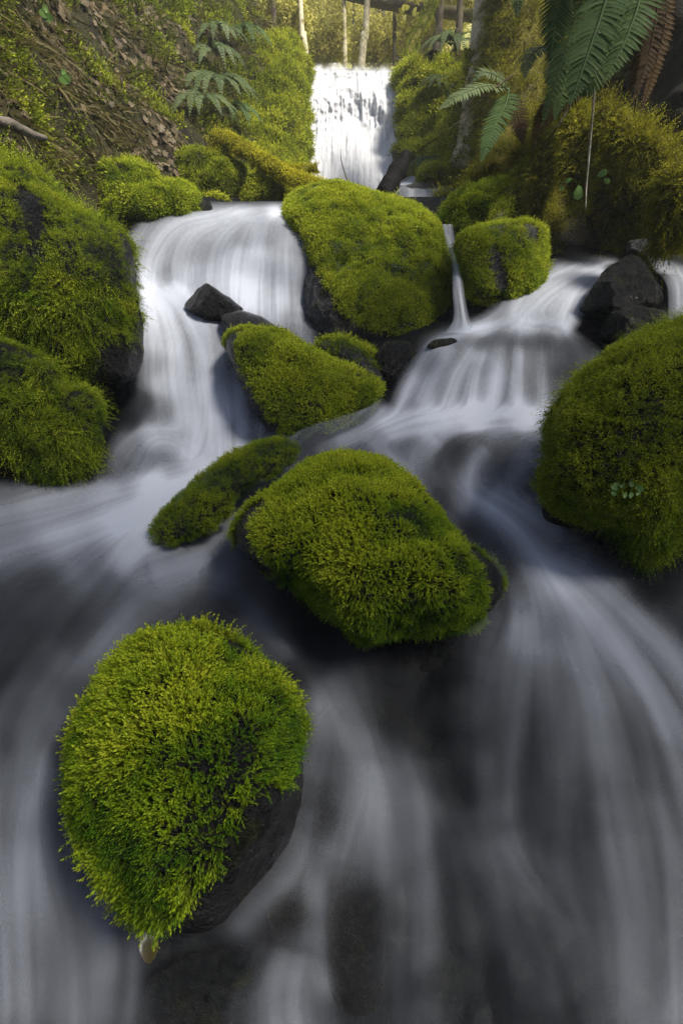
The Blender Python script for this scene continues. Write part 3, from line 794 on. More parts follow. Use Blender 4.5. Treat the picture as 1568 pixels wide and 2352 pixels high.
# ------------------------------------------------------------------ banks
HILL = [(0,370,2.95),(0,180,3.1),(0,0,3.35),(200,420,3.7),(200,200,4.0),(200,0,4.5),(400,390,4.7),(400,200,5.2),(400,0,6.0),(470,330,5.1),(560,0,7.6),(560,250,6.3),(610,100,7.4),
 (580,400,5.7),(640,400,6.2),(690,430,6.6),(690,300,7.2),(700,160,7.8),(690,60,9.5),(-400,0,2.5),(-400,-500,3.0),(0,-400,4.0),(400,-400,8.0),(-400,500,2.2),(-300,900,2.0),(0,600,2.9),(200,650,3.6),(730,-60,14),(640,-300,13),(300,560,4.0),(500,520,4.8),(-100,1000,2.45),(150,1000,2.75),(740,300,8.5),(740,440,8.2),(740,160,9.2),(712,300,7.7),(712,420,7.2),(708,180,8.1)]
HX, HY, HV, HN, HF = sheet(HILL, -500, 740, -420, 1100, 10)
wallm = ss(540, 640, HX) * ss(60, 120, HY)                       # the moss wall beside the fall stands in cushions
cush = 1 - np.abs(fbm(HV * np.array([2.2, 2.2, 5.5]), 8, 3)) * 2.8
HV = HV + HN * (0.20 * fbm(HV * 1.6, 4, 6, .6) * (1 - wallm) + 0.15 * cush * wallm)[..., None]
Fh = facing_faces(grid_faces(*HX.shape), HV.reshape(-1, 3))
hcut = ((HY <= 150) & (HX < 596 + np.clip(HY, -500, 150) * .74 + 10 * fbm(np.stack([HX / 40, HY / 40, HX * 0], -1), 5, 3))) | ((HY > 150) & (HX < 706 + 10 * fbm(np.stack([HX / 30, HY / 30, HX * 0], -1), 9, 3)))
Fh = Fh[hcut.ravel()[Fh].all(1)]
hill = mesh_obj("hillside", HV.reshape(-1, 3), Fh, M['soil'], None, True, (0, 0, 0), kind="structure", label="steep brown hillside of leaf litter, hanging grass and moss")
hv = HV.reshape(-1, 3)
tf = dict(kind='tuft', droop=.4)
moss_on(hill, hv, Fh, spacing=.032, length=.060, mat=M['moss_gold'], region=[(585,380),(560,290),(575,210),(610,150),(620,70),(690,90),(712,160),(708,300),(725,400),(660,392)], seed=41, rag=16, up_min=-2, tint_bias=.05, **tf)
moss_on(hill, hv, Fh, spacing=.055, length=.065, mat=M['moss_gold'], region=[(380,-40),(480,60),(430,160),(450,300),(560,290),(600,150),(640,30),(560,-40)], seed=42, rag=45, up_min=-2, tint_bias=-.25, keep=lambda p, n: fbm(p * 3.2, 5, 3) > 0.02, **tf)
moss_on(hill, hv, Fh, spacing=.06, length=.06, mat=M['moss_gold'], region=[(-300,-300),(420,-300),(420,300),(200,420),(-300,420)], seed=43, rag=45, up_min=-2, tint_bias=-.35, keep=lambda p, n: fbm(p * 2.6, 15, 4) > 0.04, **tf)

def on_sheet(v, f, n, r, region=None, noise=None):
    nrm = vert_normals(v, f)
    pt, tri, u, w, _ = sample_surface(v, f, n, r)
    nn = nrm[tri[:, 0]]; x, y, s_ = proj(pt); ok = np.ones(n, bool)
    if region is not None: ok &= poly_sd(x, y, region) + r.normal(0, 12, n) > 0
    if noise is not None: ok &= noise(pt)
    return pt[ok], nn[ok], x[ok], y[ok]
LIT = [(-320,-330),(430,-330),(560,-60),(560,60),(480,120),(440,230),(470,330),(420,390),(330,400),(150,400),(60,370),(-320,330)]
r = np.random.default_rng(3)
pt, nn, lx, ly = on_sheet(hv, Fh, 34000, r, LIT, lambda p: fbm(p * 1.9, 77, 3) + 0.3 > r.random(len(p)) * 0.9)
sz = r.uniform(.026, .060, len(pt)) * r.uniform(.7, 1.1, len(pt))
d = nn + r.normal(0, .32, nn.shape)
# the leaves that show largest are leaves of their own, the rest a litter
near = np.argsort(-(sz / proj(pt)[2]) * ((lx > 0) & (lx < 1568) & (ly > 0)))[:300]
one = np.zeros(len(pt), bool); one[near] = True
eul = axis_euler(d, r)
leaf_me = []
for k, (v, f, t) in enumerate(maple):
    o = mesh_obj("leaf", v, f, M['litter'], None, False); leaf_me.append(o.data); bpy.data.objects.remove(o)
for k in near:
    o = bpy.data.objects.new("leaf", leaf_me[int(r.integers(0, 4))]); COL.objects.link(o); o.parent = hill
    o.location = pt[k] + nn[k] * 0.02; o.rotation_euler = eul[k]; o.scale = (sz[k],) * 3
scatter_obj("leaf_litter", maple, pt[~one] + nn[~one] * .015, eul[~one], sz[~one], r.random((~one).sum()), M['litter_i'], hill, 5, kind="stuff")
pt, nn, lx, ly = on_sheet(hv, Fh, 60000, r, [(-320,-330),(560,-330),(660,40),(560,280),(480,330),(420,390),(150,400),(-320,330)], lambda p: fbm(p * 1.5, 177, 3) + 0.15 > r.random(len(p)) * 0.8)
d = nn * .5 + np.array([.25, -.1, -.75]) + r.normal(0, .35, nn.shape)
scatter_obj("hanging_grass", blades, pt, axis_euler(d, r), r.uniform(.08, .28, len(pt)), r.random(len(pt)), M['grass'], hill, 6, kind="stuff")
pt, nn, lx, ly = on_sheet(hv, Fh, 22000, r, [(-300,-330),(660,-330),(690,90),(560,330),(420,380),(150,380),(-300,300)], lambda p: fbm(p * 2.3, 277, 3) + 0.05 > r.random(len(p)) * 0.8)
d = nn + r.normal(0, .5, nn.shape)
scatter_obj("small_herbs", sprigs, pt, axis_euler(d, r), r.uniform(.025, .065, len(pt)), r.random(len(pt)), M['herb'], hill, 7, kind="stuff")

BANK = [(915,160,7.9),(1050,160,6.9),(1000,300,6.6),(1000,400,6.0),(925,400,6.8),(1090,400,5.3),(1150,300,5.2),(1150,150,5.4),(1200,470,4.5),(1250,600,4.0),(1400,570,4.1),(1568,570,3.7),(1568,380,3.5),(1568,200,3.5),(1400,420,4.1),(1400,250,4.1),
 (1400,100,4.2),(1568,0,3.6),(1300,0,4.6),(1200,0,5.2),(1300,220,4.3),(1050,0,9),(1800,0,3.4),(1800,600,2.8),(1568,-300,4.4),(1200,-300,6),(1000,560,4.6),(1900,900,2.4),(1600,800,3.0),(1250,760,3.8),(890,160,9.2),(890,440,8.3),(912,300,7.6),(960,500,5.4),(920,100,9.5),(1000,90,9)]
KX, KY, KV, KN, KF = sheet(BANK, 890, 2000, -320, 900, 10)
wallm = ss(1110, 1030, KX) * ss(90, 150, KY)
cush = 1 - np.abs(fbm(KV * np.array([2.0, 2.0, 7.0]), 18, 3)) * 2.8
KV = KV + KN * (0.20 * fbm(KV * 1.6, 9, 5) * (1 - wallm) + 0.17 * cush * wallm)[..., None]
Fk = facing_faces(grid_faces(*KX.shape), KV.reshape(-1, 3))
kcut = (KY > 146 - np.clip(KX - 1000, 0, 400) * .75 + 12 * fbm(np.stack([KX / 40, KY / 40, KX * 0], -1), 6, 3)) | (KX > 1190)
kcut &= KX > 920 + 10 * fbm(np.stack([KX / 30, KY / 30, KX * 0], -1), 12, 3)
Fk = Fk[kcut.ravel()[Fk].all(1)]; kv = KV.reshape(-1, 3)
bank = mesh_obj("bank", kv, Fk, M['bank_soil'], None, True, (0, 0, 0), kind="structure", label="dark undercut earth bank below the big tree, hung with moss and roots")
moss_on(bank, kv, Fk, spacing=.034, length=.062, mat=M['moss_gold'], region=[(905,150),(1000,140),(1070,160),(1070,390),(960,400),(925,330)], seed=51, rag=16, up_min=-2, tint_bias=.12, **tf)
moss_on(bank, kv, Fk, kind='hang', droop=1.2, spacing=.028, length=.085, mat=M['moss_brown'], region=[(1060,160),(1290,-40),(1620,-40),(1700,620),(1250,640),(1020,520),(1060,400)], seed=52, rag=40, up_min=-2, tint_bias=.05, keep=lambda p, n: fbm(p * 2.2, 25, 4) > -0.02)

# rock wall behind the waterfall, and the fall itself
def fall_depth(px, py):
    t = (py - 150) / 290.0
    return 7.95 + .6 * ss(.06, -.03, t) - 0.75 * t - 0.13 * np.sin(t * 9.0 + 0.6 * np.sin(px / 30.0)) * ss(0.0, .3, t) - 0.25 * ss(.75, 1.0, t)
X, Y = np.meshgrid(np.arange(650, 985, 5), np.arange(158, 480, 5))
v = P(X, Y, fall_depth(X, Y) + .14 + .10 * fbm(np.stack([X / 40, Y / 22, X * 0], -1), 61, 4))
vv = v.reshape(-1, 3); ff = facing_faces(grid_faces(*X.shape), vv)
mesh_obj("rock_face", vv, ff, M['rock'], kind="structure", label="dark wet rock face behind the waterfall")
X, Y = np.meshgrid(np.arange(676, 962, 2), np.arange(144, 452, 2))
S = fall_depth(X, Y)
rn = np.random.default_rng(8)
xs = (X - 690) / 254.0; ts = (Y - 150) / 300.0
fan = 812 + (X - 812) / (1 + 0.10 * ts)
q = lambda fx, fy, sd, o=3: fbm(np.stack([fan * fx, Y * fy, X * 0], -1), sd, o)
st = 0.55 * q(.16, .012, 1) + 0.45 * q(.42, .02, 2) + .3 * q(.05, .02, 5)
steps = .9 * q(.05, .13, 3) + .8 * q(.12, .28, 4)
edge = ss(686 - 20 * ts, 722 - 14 * ts, X + 14 * q(.25, .04, 16, 4)) * ss(940 + 22 * ts, 892 + 22 * ts, X + 16 * q(.25, .04, 17, 4))
white = 0.84 + .16 * st + .25 * np.clip(ts * 1.3 - .3, 0, 1)
white -= .40 * ss(-.05, .4, steps) * ss(.55, .2, ts) * ss(.15, .3, xs) * ss(.60, .45, xs)     # dark ledges show through the thin upper veil
for cx, w_, a_ in ((735, 18, .3), (800, 14, .12), (850, 24, .35), (780, 22, .25)):
    white += a_ * np.exp(-((fan - cx - 10 * ts) / w_) ** 2) * ss(0, .3, ts)
white = np.clip(white, 0.04, .97) * edge * ss(148, 172, Y + 24 * q(.035, .02, 23, 4) + 2)
white = np.maximum(white, .97 * np.exp(-((X - 815) / 80) ** 2 - ((Y - 420) / 34) ** 2))
S = S - .05 * np.clip(st, -1, 1) - .05 * np.clip(q(.08, .05, 21), -1, 1) - .03
v = P(X, Y, S).reshape(-1, 3)
waterfall = mesh_obj("waterfall", v, facing_faces(grid_faces(*X.shape), v), M['fall_water'], attrs={'foam': ('FLOAT', np.clip(white, 0, .97).ravel())}, kind="structure", label="tall bright white waterfall at the head of the stream")

def ribbon(name, pts, label, mat=None, nl=60, nw=26, seed=0, dens=.6, bulge=.03):
    """a narrow run of water: rows of (left x, right x, y, depth)"""
    p = smooth_curve(np.array(pts, float), nl); t = np.linspace(0, 1, nw)
    X = p[:, :1] + (p[:, 1:2] - p[:, :1]) * t; Y = np.repeat(p[:, 2:3], nw, 1); S = np.repeat(p[:, 3:4], nw, 1) - bulge * np.sin(math.pi * t)[None]
    sx = np.repeat(t[None] * (p[:, 1] - p[:, 0]).mean() * .14, nl, 0)
    n = fbm(np.stack([sx, Y * .010, X * 0], -1), seed, 3)
    e = (np.sin(math.pi * t) ** .6)[None]
    v = P(X, Y, S).reshape(-1, 3)
    return mesh_obj(name, v, facing_faces(grid_faces(nl, nw), v), M['water'], attrs={'foam': ('FLOAT', np.clip((dens + .8 * dens * n) * e, 0, .95).ravel())}, kind="structure", label=label)
ribbon("rivulet", [(1014,1040,515,3.95),(1022,1046,555,3.7),(1036,1058,600,3.45),(1038,1066,670,3.2),(1040,1078,730,3.05),(1020,1095,765,2.9)], "thin rivulet falling between the big mossy boulder and the mossy block", seed=4, dens=.42)
ribbon("rivulet", [(905,1062,420,5.35),(903,1062,432,5.2),(905,1058,450,5.12),(905,1040,475,5.08),(900,1030,505,5.0)], "low thin curtain of water over the dark rock shelf", seed=5, dens=.42)
ribbon("rivulet", [(950,985,398,6.2),(925,968,412,5.8),(905,960,425,5.4)], "short white chute beside the charred stump", seed=6, dens=.6)
ribbon("rivulet", [(1480,1640,585,3.6),(1500,1640,620,3.3),(1530,1640,660,3.05),(1530,1640,760,2.9)], "small fall at the right edge beyond the black rock", seed=7, dens=.5)
# upper pool between the waterfall and the first lip
X, Y = np.meshgrid(np.linspace(-1.5, 0.9, 40), np.linspace(5.6, 9.3, 40))
Z = 1.44 + (Y - 5.6) * .022
mesh_obj("pool", np.stack([X, Y, Z + .01 * fbm(np.stack([X * 3, Y * 3, X * 0], -1), 3)], -1).reshape(-1, 3), grid_faces(40, 40), M['water'], attrs={'foam': ('FLOAT', np.full(1600, .25))}, kind="structure", label="shallow pool at the foot of the waterfall")

# ------------------------------------------------------------------ boulders
G = "moss-covered boulders in the stream"
def mo(kind='cord', sp=0.0062, ln=0.030, mat='moss_near', **k): return dict(kind=kind, spacing=sp, length=ln, mat=M[mat], **k)
R1M = [(345,1413),(300,1445),(240,1513),(210,1563),(175,1628),(150,1728),(140,1790),(145,1889),(180,1960),(220,2014),(300,2099),(350,2135),(395,2135),(420,2099),(500,2024),(525,1924),(590,1839),(670,1799),(700,1719),(690,1663),(650,1563),(600,1518),(500,1448),(425,1428)]
R1 = [(345,1430),(300,1460),(250,1520),(220,1570),(190,1640),(165,1730),(160,1800),(165,1880),(200,1950),(240,2010),(310,2090),(390,2149),(450,2164),(500,2154),(575,2064),(675,1939),(710,1839),(715,1699),(690,1580),(620,1510),(560,1465),(480,1440),(420,1432)]
shr = lambda o, c, k: [(c[0] + (x - c[0]) * k, c[1] + (y - c[1]) * k) for x, y in o]
R1, R1M = shr(R1, (425,1780), .935), shr(R1M, (425,1780), .935)
boulder("mossy_boulder", R1, 1.02, .26, .30, M['rock'], "nearest low boulder capped with thick bright green shaggy moss", centre=(430,1790), moss=[mo(sp=.0060, ln=.027, region=R1M, droop=.9, rag=10)], seed=3, rough=.06, lump=.012, tilt=(0,-.55), group=G)
R2M = [(784,1028),(814,1025),(874,1043),(944,1103),(1019,1188),(1069,1253),(1124,1303),(1134,1338),(1129,1428),(1099,1448),(1039,1468),(949,1473),(854,1498),(839,1530),(824,1508),(794,1468),(720,1403),(635,1343),(575,1253),(570,1198),(600,1143),(650,1083),(715,1038)]
R2 = [(784,1036),(814,1033),(874,1048),(944,1108),(1019,1190),(1075,1250),(1140,1290),(1170,1330),(1165,1385),(1135,1425),(1090,1440),(1039,1455),(949,1462),(870,1478),(835,1495),(794,1450),(720,1390),(640,1335),(570,1290),(520,1250),(530,1195),(580,1160),(650,1092),(715,1045)]
R2, R2M = shr(R2, (845,1265), .945), shr(R2M, (845,1265), .95)
boulder("mossy_boulder", R2, 1.62, .36, .40, M['rock'], "big round boulder in mid-stream wholly under dense green moss", centre=(840,1260), moss=[mo(sp=.0060, ln=.021, tint_bias=.06, region=R2M, droop=.8)], seed=5, rough=.06, lump=.014, tilt=(0,-.5), group=G)
R3 = [(352,1238),(365,1195),(410,1140),(470,1095),(540,1050),(600,1018),(650,1010),(690,1030),(680,1055),(640,1080),(600,1095),(550,1130),(520,1170),(480,1205),(440,1232),(390,1243)]
R3 = shr(R3, (520,1125), 1.0)
boulder("mossy_boulder", R3, 2.0, .12, .16, M['rock'], "long low mossy ridge of rock slanting behind the big round boulder", centre=(510,1130), moss=[mo('feather', .0072, .022, region=R3, rag=8)], seed=7, rough=.04, nth=160, tilt=(0,-.9), group=G)
R4 = [(515,783),(530,765),(575,759),(645,768),(720,808),(784,845),(874,873),(879,900),(862,960),(784,1000),(725,1018),(675,1023),(615,988),(575,928),(540,863)]
R4M = [(530,785),(550,768),(650,770),(784,848),(874,875),(876,900),(858,960),(784,998),(700,1018),(640,990),(590,915),(550,845)]
boulder("mossy_boulder", R4, 2.72, .22, .45, M['rock'], "wedge-shaped boulder with a sharp upper edge and moss on its face", moss=[mo('tuft', .0128, .022, 'moss_mid', region=R4M, rag=10, tint_bias=.15, up_min=-.9)], seed=9, rough=.04, tilt=(.1,-.25), square=.5, group=G)
boulder("rock", [(690,778),(740,776),(784,780),(829,793),(884,838),(901,873),(904,918),(850,925),(760,850),(700,810)], 2.98, .14, .35, M['rock_grey'], "grey wet rock with thin moss on top behind the wedge boulder", "rock", moss=[mo('tuft', .02, .025, 'moss_mid', region=[(690,778),(784,780),(829,793),(884,838),(820,825),(740,800)], rag=12)], seed=10, rough=.08, facet=.1)
boulder("rock", [(884,783),(929,781),(984,813),(969,848),(949,883),(904,905),(870,880),(859,818)], 2.95, .16, .3, M['rock'], "dark olive rock between the wedge boulder and the right cascade", "rock", seed=11, rough=.08, facet=.12)
boulder("rock", [(978,795),(995,780),(1040,776),(1075,790),(1060,812),(1000,815)], 2.84, .08, .2, M['rock'], "small black stone at the lip of the right cascade", "rock", seed=12, rough=.06)
R6 = [(655,470),(690,440),(740,427),(784,427),(854,453),(894,458),(954,478),(1004,513),(1026,563),(1040,623),(1036,703),(1016,745),(975,785),(930,795),(870,803),(800,795),(730,785),(700,740),(695,650),(690,580),(662,525)]
R6M = [(645,475),(690,437),(740,422),(784,422),(854,449),(894,454),(954,474),(1006,510),(1030,563),(1044,623),(1040,703),(1018,745),(969,783),(924,773),(834,753),(785,720),(765,680),(745,640),(720,595),(690,530),(655,515)]
boulder("mossy_boulder", R6, 3.95, .42, .6, M['rock_grey'], "largest boulder in the middle distance, a tall hump thick with yellow-green moss", moss=[mo('tuft', .0135, .025, 'moss_mid', region=R6M, rag=12, tint_bias=.24, up_min=-.8)], seed=13, rough=.06, lump=.035, square=.6, tilt=(0,-.35), group=G)
R7 = [(-330,380),(-100,360),(0,372),(30,377),(90,417),(115,447),(155,482),(215,515),(285,545),(300,623),(312,668),(305,703),(317,748),(317,848),(285,895),(200,900),(120,880),(0,900),(-300,900),(-420,650)]
R7M = [(-400,380),(0,366),(30,373),(90,413),(155,478),(290,543),(302,623),(314,668),(302,720),(290,780),(240,780),(205,800),(190,850),(172,895),(150,800),(110,720),(60,760),(-50,900),(-400,900)]
boulder("mossy_boulder", R7, 2.75, .40, .6, M['rock'], "huge boulder at the left edge draped in long hanging moss", centre=(0,650), moss=[mo('feather', .0095, .029, 'moss_mid', region=R7M, rag=16, droop=.9, up_min=-.8, bare=[[(40,430),(100,470),(105,560),(110,600),(80,590),(55,510),(25,460)],[(275,545),(330,560),(330,680),(300,650),(290,600)]]), mo('hang', .022, .065, 'moss_mid', region=[(-300,640),(60,600),(190,640),(300,690),(300,760),(235,790),(200,880),(160,890),(130,800),(60,830),(-300,880)], rag=20, droop=1.6, tint_bias=-.05)], seed=15, rough=.08, lump=.03, square=.6, group=G)
R8 = [(-250,760),(0,782),(60,815),(115,835),(140,880),(170,905),(215,905),(235,950),(228,1010),(195,1060),(180,1105),(120,1125),(60,1110),(52,1060),(20,1000),(-60,960),(-250,960)]
boulder("mossy_boulder", R8, 2.36, .22, .4, M['rock'], "lower lobed clump of moss-covered rock overhanging the left pool", centre=(80,930), moss=[mo('feather', .0088, .027, 'moss_mid', region=R8, rag=14, droop=.9, up_min=-.9, tint_bias=-.1), mo('hang', .021, .058, 'moss_mid', region=[(-200,850),(100,880),(200,960),(200,1050),(150,1120),(80,1110),(40,1040),(-200,960)], rag=16, droop=1.6, tint_bias=-.05)], seed=16, rough=.09, lump=.03, group=G)
R9 = [(172,440),(195,395),(215,357),(240,357),(265,378),(300,375),(345,390),(365,420),(425,427),(450,450),(462,480),(420,492),(360,500),(320,530),(260,533),(220,500),(172,462)]
boulder("mossy_boulder", R9, 4.15, .3, .4, M['rock'], "bumpy mossy mound at the foot of the leafy hillside", centre=(310,455), moss=[mo('tuft', .0155, .030, 'moss_mid', region=R9, rag=10, tint_bias=.15, up_min=-.7)], seed=17, rough=.10, lump=.05, group=G)
boulder("rock", [(432,470),(455,455),(482,462),(491,482),(468,496),(440,492)], 4.1, .1, .16, M['rock'], "small dark wet rock at the top of the upper left fall", "rock", seed=18)
R10 = [(395,362),(440,350),(480,355),(530,372),(565,395),(562,425),(535,458),(470,458),(400,440)]
boulder("mossy_boulder", R10, 4.9, .3, .4, M['rock'], "olive grassy moss mound under the end of the mossy log", moss=[mo('tuft', .018, .034, 'moss_gold', region=R10, rag=10, tint_bias=-.15, up_min=-.7)], seed=19, rough=.1, lump=.05, group=G)
R11 = [(556,470),(570,420),(600,387),(625,393),(650,412),(676,442),(650,470),(600,475)]
boulder("mossy_boulder", R11, 4.75, .25, .3, M['rock'], "golden cone of moss below the mossy log", moss=[mo('tuft', .017, .030, 'moss_gold', region=R11, rag=6, tint_bias=.25, up_min=-.7)], seed=20, rough=.05, group=G)
boulder("mossy_boulder", [(478,462),(488,455),(510,455),(524,464),(518,474),(486,474)], 4.5, .07, .1, M['rock'], "tiny yellow moss cushion at the edge of the upper fall", moss=[mo('tuft', .018, .035, 'moss_gold', tint_bias=.4)], seed=21, group=G, nth=40, nph=20)
R13 = [(1046,563),(1064,533),(1134,520),(1214,510),(1249,525),(1252,623),(1244,658),(1174,693),(1084,695),(1064,643)]
boulder("mossy_boulder", R13, 3.45, .24, .4, M['rock_grey'], "blocky mossy rock beside the thin rivulet with bare grey patches", moss=[mo('tuft', .0125, .023, 'moss_mid', region=R13, rag=14, tint_bias=.2, up_min=-.9, bare=[[(1195,520),(1232,515),(1236,565),(1205,560)],[(1130,560),(1160,565),(1170,660),(1140,690),(1125,620)]])], seed=22, rough=.06, square=.5, group=G)
R20 = [(1006,505),(1040,468),(1075,440),(1120,422),(1190,400),(1210,440),(1170,500),(1130,535),(1060,540),(1020,535)]
boulder("mossy_boulder", R20, 4.2, .2, .5, M['rock'], "dark green moss mound leaning on the right bank behind the blocky rock", moss=[mo('tuft', .0155, .030, 'moss_mid', region=R20, rag=10, tint_bias=-.1, up_min=-.8)], seed=23, rough=.08, lump=.04, group=G)
boulder("rock", [(900,440),(930,424),(960,418),(1054,423),(1068,436),(1060,470),(1030,495),(1000,505),(920,505),(903,480)], 5.35, .2, .5, M['rock_grey'], "dark flat-topped rock shelf under the thin curtain of water", "rock", seed=24, rough=.05, square=.45)
R21 = [(959,418),(972,387),(999,376),(1050,383),(1086,393),(1088,417),(1034,424)]
boulder("mossy_boulder", R21, 5.4, .2, .3, M['rock'], "flat pillow of bright moss on the dark rock shelf", moss=[mo('tuft', .017, .030, 'moss_mid', tint_bias=.35, up_min=-.7)], seed=25, rough=.04, group=G)
boulder("rock", [(1310,745),(1359,658),(1409,593),(1439,578),(1474,603),(1524,668),(1528,712),(1470,730),(1374,748)], 3.1, .28, .4, M['rock'], "jagged black wet rock beside the right cascade", "rock", seed=26, rough=.10, facet=.22)
boulder("rock", [(1368,745),(1400,715),(1470,703),(1520,708),(1545,745),(1500,790),(1420,805),(1372,780)], 2.85, .16, .3, M['rock'], "low glossy black rock in front of the jagged rock", "rock", seed=27, rough=.10, facet=.16)
boulder("rock", [(1436,575),(1442,553),(1480,547),(1492,555),(1497,580),(1470,594)], 3.45, .09, .12, M['rock_grey'], "small pale grey stone perched above the jagged black rock", "rock", seed=28, rough=.05)
boulder("rock", [(420,702),(455,660),(478,648),(512,675),(565,705),(565,740),(470,738)], 3.22, .12, .2, M['rock'], "pointed brown rock splitting the upper left fall", "rock", seed=29, rough=.06, facet=.12)
boulder("rock", [(505,725),(550,712),(600,726),(645,755),(660,790),(575,790),(515,770)], 3.12, .14, .25, M['rock_grey'], "smooth wet grey rock dome behind the wedge boulder", "rock", seed=30, rough=.04)
R19 = [(1700,690),(1568,750),(1524,760),(1464,785),(1414,815),(1359,860),(1314,910),(1279,955),(1264,990),(1249,1050),(1238,1103),(1262,1150),(1344,1186),(1409,1205),(1449,1255),(1476,1312),(1524,1255),(1600,1230),(1800,1200),(1950,1000),(1850,780)]
boulder("mossy_boulder", R19, 1.72, .34, .5, M['rock'], "great rounded mossy boulder filling the right edge with small sprouts on it", centre=(1540,1000), moss=[mo('feather', .0066, .024, region=R19, rag=10, droop=.9, tint_bias=.15, up_min=-.95), mo('hang', .016, .042, 'moss_near', region=[(1300,1120),(1420,1100),(1540,1120),(1568,1220),(1500,1290),(1476,1325),(1440,1270),(1390,1210),(1290,1180)], rag=12, droop=1.5)], seed=31, rough=.05, lump=.012, group=G)
for nm, ol, s_, a, b, lab, sd in (
    ("stone", [(610,2099),(640,2060),(675,2044),(710,2059),(702,2124),(662,2194),(622,2164)], 1.05, .02, .06, "small brown oval stone in the shallows below the nearest boulder", 33),
    ("stone", [(290,2400),(340,2250),(430,2190),(540,2165),(590,2200),(602,2250),(560,2400),(420,2480)], 1.015, .05, .1, "black shining stone in the water below the nearest boulder", 34),
    ("stone", [(745,2100),(790,2010),(850,1985),(890,2100),(880,2250),(870,2400),(790,2420),(752,2230)], 1.10, .05, .1, "long dark stone splitting the water at the bottom", 35),
    ("stone", [(715,1880),(735,1815),(775,1810),(785,1890),(760,1965),(725,1975)], 1.19, .03, .08, "small dark stone under the slanting run of water", 36),
    ("rock", [(850,1490),(960,1470),(1080,1450),(1105,1560),(1040,1680),(930,1740),(850,1640)], 1.62, .15, .3, "deep shaded rock under the overhang of the big round boulder", 37),
    ("rock", [(1010,1020),(1080,985),(1170,985),(1210,1030),(1190,1090),(1090,1110),(1020,1080)], 2.5, .08, .2, "brown submerged rock below the right cascade", 38),
    ("rock", [(1240,1120),(1330,1180),(1440,1240),(1500,1330),(1480,1390),(1350,1300),(1250,1220)], 1.86, .06, .2, "brown wet rock in the shadow under the right boulder", 39)):
    boulder(nm, ol, s_, a, b, M['rock'], lab, "stone" if nm == "stone" else "rock", seed=sd, rough=.06, nth=70, nph=36)

# ------------------------------------------------------------------ logs, stump, roots
def moss_on_path(ob, V, F, kind, sp, ln, mat, seed, **k): return moss_on(ob, V, tri_quads(F), kind=kind, spacing=sp, length=ln, mat=M[mat], seed=seed, **k)
def tri_quads(F): return np.asarray(F)
def log(name, label, cat, pts, radii, mat, seed, moss=None, nseg=16, rough=.25, extra=None, n=36):
    path = C3(pts, n); rad = np.interp(np.linspace(0, 1, n), np.linspace(0, 1, len(radii)), radii)
    V, F = tube(path, rad, nseg, seed, rough, 6.0)
    b = path[np.argmin(path[:, 2])]
    ob = mesh_obj(name, V, tidy(F), mat, None, True, tuple(b), label=label, category=cat)
    if moss: moss_on(ob, V[:n * nseg], F[:(n - 1) * nseg], seed=seed, **moss)
    return ob, path
lg, _ = log("mossy_log", "fallen log wrapped in golden moss slanting down to the stream", "log", [(488,314,4.7),(540,333,4.65),(600,370,4.5),(660,405,4.4),(740,438,4.25)], [.05,.058,.055,.05,.05], M['bark_moss'], 61, mo('tuft', .017, .026, 'moss_yellow', tint_bias=.2, up_min=-.8))
for k, (pts, rr) in enumerate(([[(530,332,4.9),(505,345,4.8),(478,352,4.75)], [.05,.045,.03]], [[(640,395,4.7),(690,392,4.7),(728,386,4.7)], [.04,.035,.025]])):
    path = C3(pts, 14); V, F = tube(path, np.interp(np.linspace(0, 1, 14), np.linspace(0, 1, 3), rr), 10, 65 + k, .2)
    o = mesh_obj("branch_stub", V, tidy(F), M['bark_moss'], lg, True)
    moss_on(lg, V[:140], F[:130], seed=66 + k, name="stub_moss", **mo('tuft', .018, .028, 'moss_yellow', tint_bias=.2, up_min=-2))
log("charred_stump", "black charred stump leaning at the foot of the waterfall", "stump", [(884,450,4.9),(905,405,5.0),(932,356,5.1)], [.07,.072,.055], M['char'], 70, rough=.9, nseg=9)
log("twig", "thin bare twig standing before the waterfall", "twig", [(806,437,4.6),(792,400,4.6),(783,365,4.62),(782,342,4.65)], [.006,.005,.004,.002], M['root'], 71, nseg=6, rough=0)
log("twig", "short bare twig lying on top of the largest boulder", "twig", [(795,425,4.3),(808,432,4.3),(822,436,4.3)], [.005,.004,.002], M['root'], 72, nseg=6, rough=0)
log("root", "pale stripped root running down behind the blocky rock", "root", [(1212,388,4.1),(1185,425,4.0),(1160,470,3.9),(1130,522,3.75)], [.06,.055,.045,.035], M['wood'], 73, mo('tuft', .02, .034, 'moss_gold', up_min=.1, tint_bias=-.1))
hangs = [([(1262,262,4.0),(1250,330,3.9),(1240,400,3.85),(1228,485,3.8)], [.05,.045,.05,.02], "mossy root hanging closest to the big tree trunk"),
 ([(1310,230,3.7),(1322,300,3.6),(1318,370,3.6),(1330,450,3.6)], [.04,.05,.04,.02], "moss-hung root behind the pale vine"),
 ([(1375,270,3.5),(1420,310,3.4),(1480,345,3.3),(1550,370,3.2)], [.05,.06,.05,.03], "root arching out to the right with a fringe of moss"),
 ([(1568,400,3.0),(1550,470,3.0),(1545,560,3.1)], [.08,.09,.06], "thick mossy root at the right edge above the small fall"),
 ([(1440,300,3.6),(1430,380,3.6),(1450,470,3.7)], [.03,.035,.02], "thin dark root hanging in the hollow of the bank"),
 ([(1190,420,4.3),(1230,470,4.2),(1260,540,4.1)], [.05,.06,.05], "mossy root curling down behind the blocky rock's corner")]
for k, (pts, rr, lab) in enumerate(hangs):
    log("root", lab, "root", pts, rr, M['root'], 80 + k, mo('hang', .016, .10, 'moss_brown', droop=1.5, up_min=-2, tint_bias=.35 if k != 4 else 0), nseg=12)
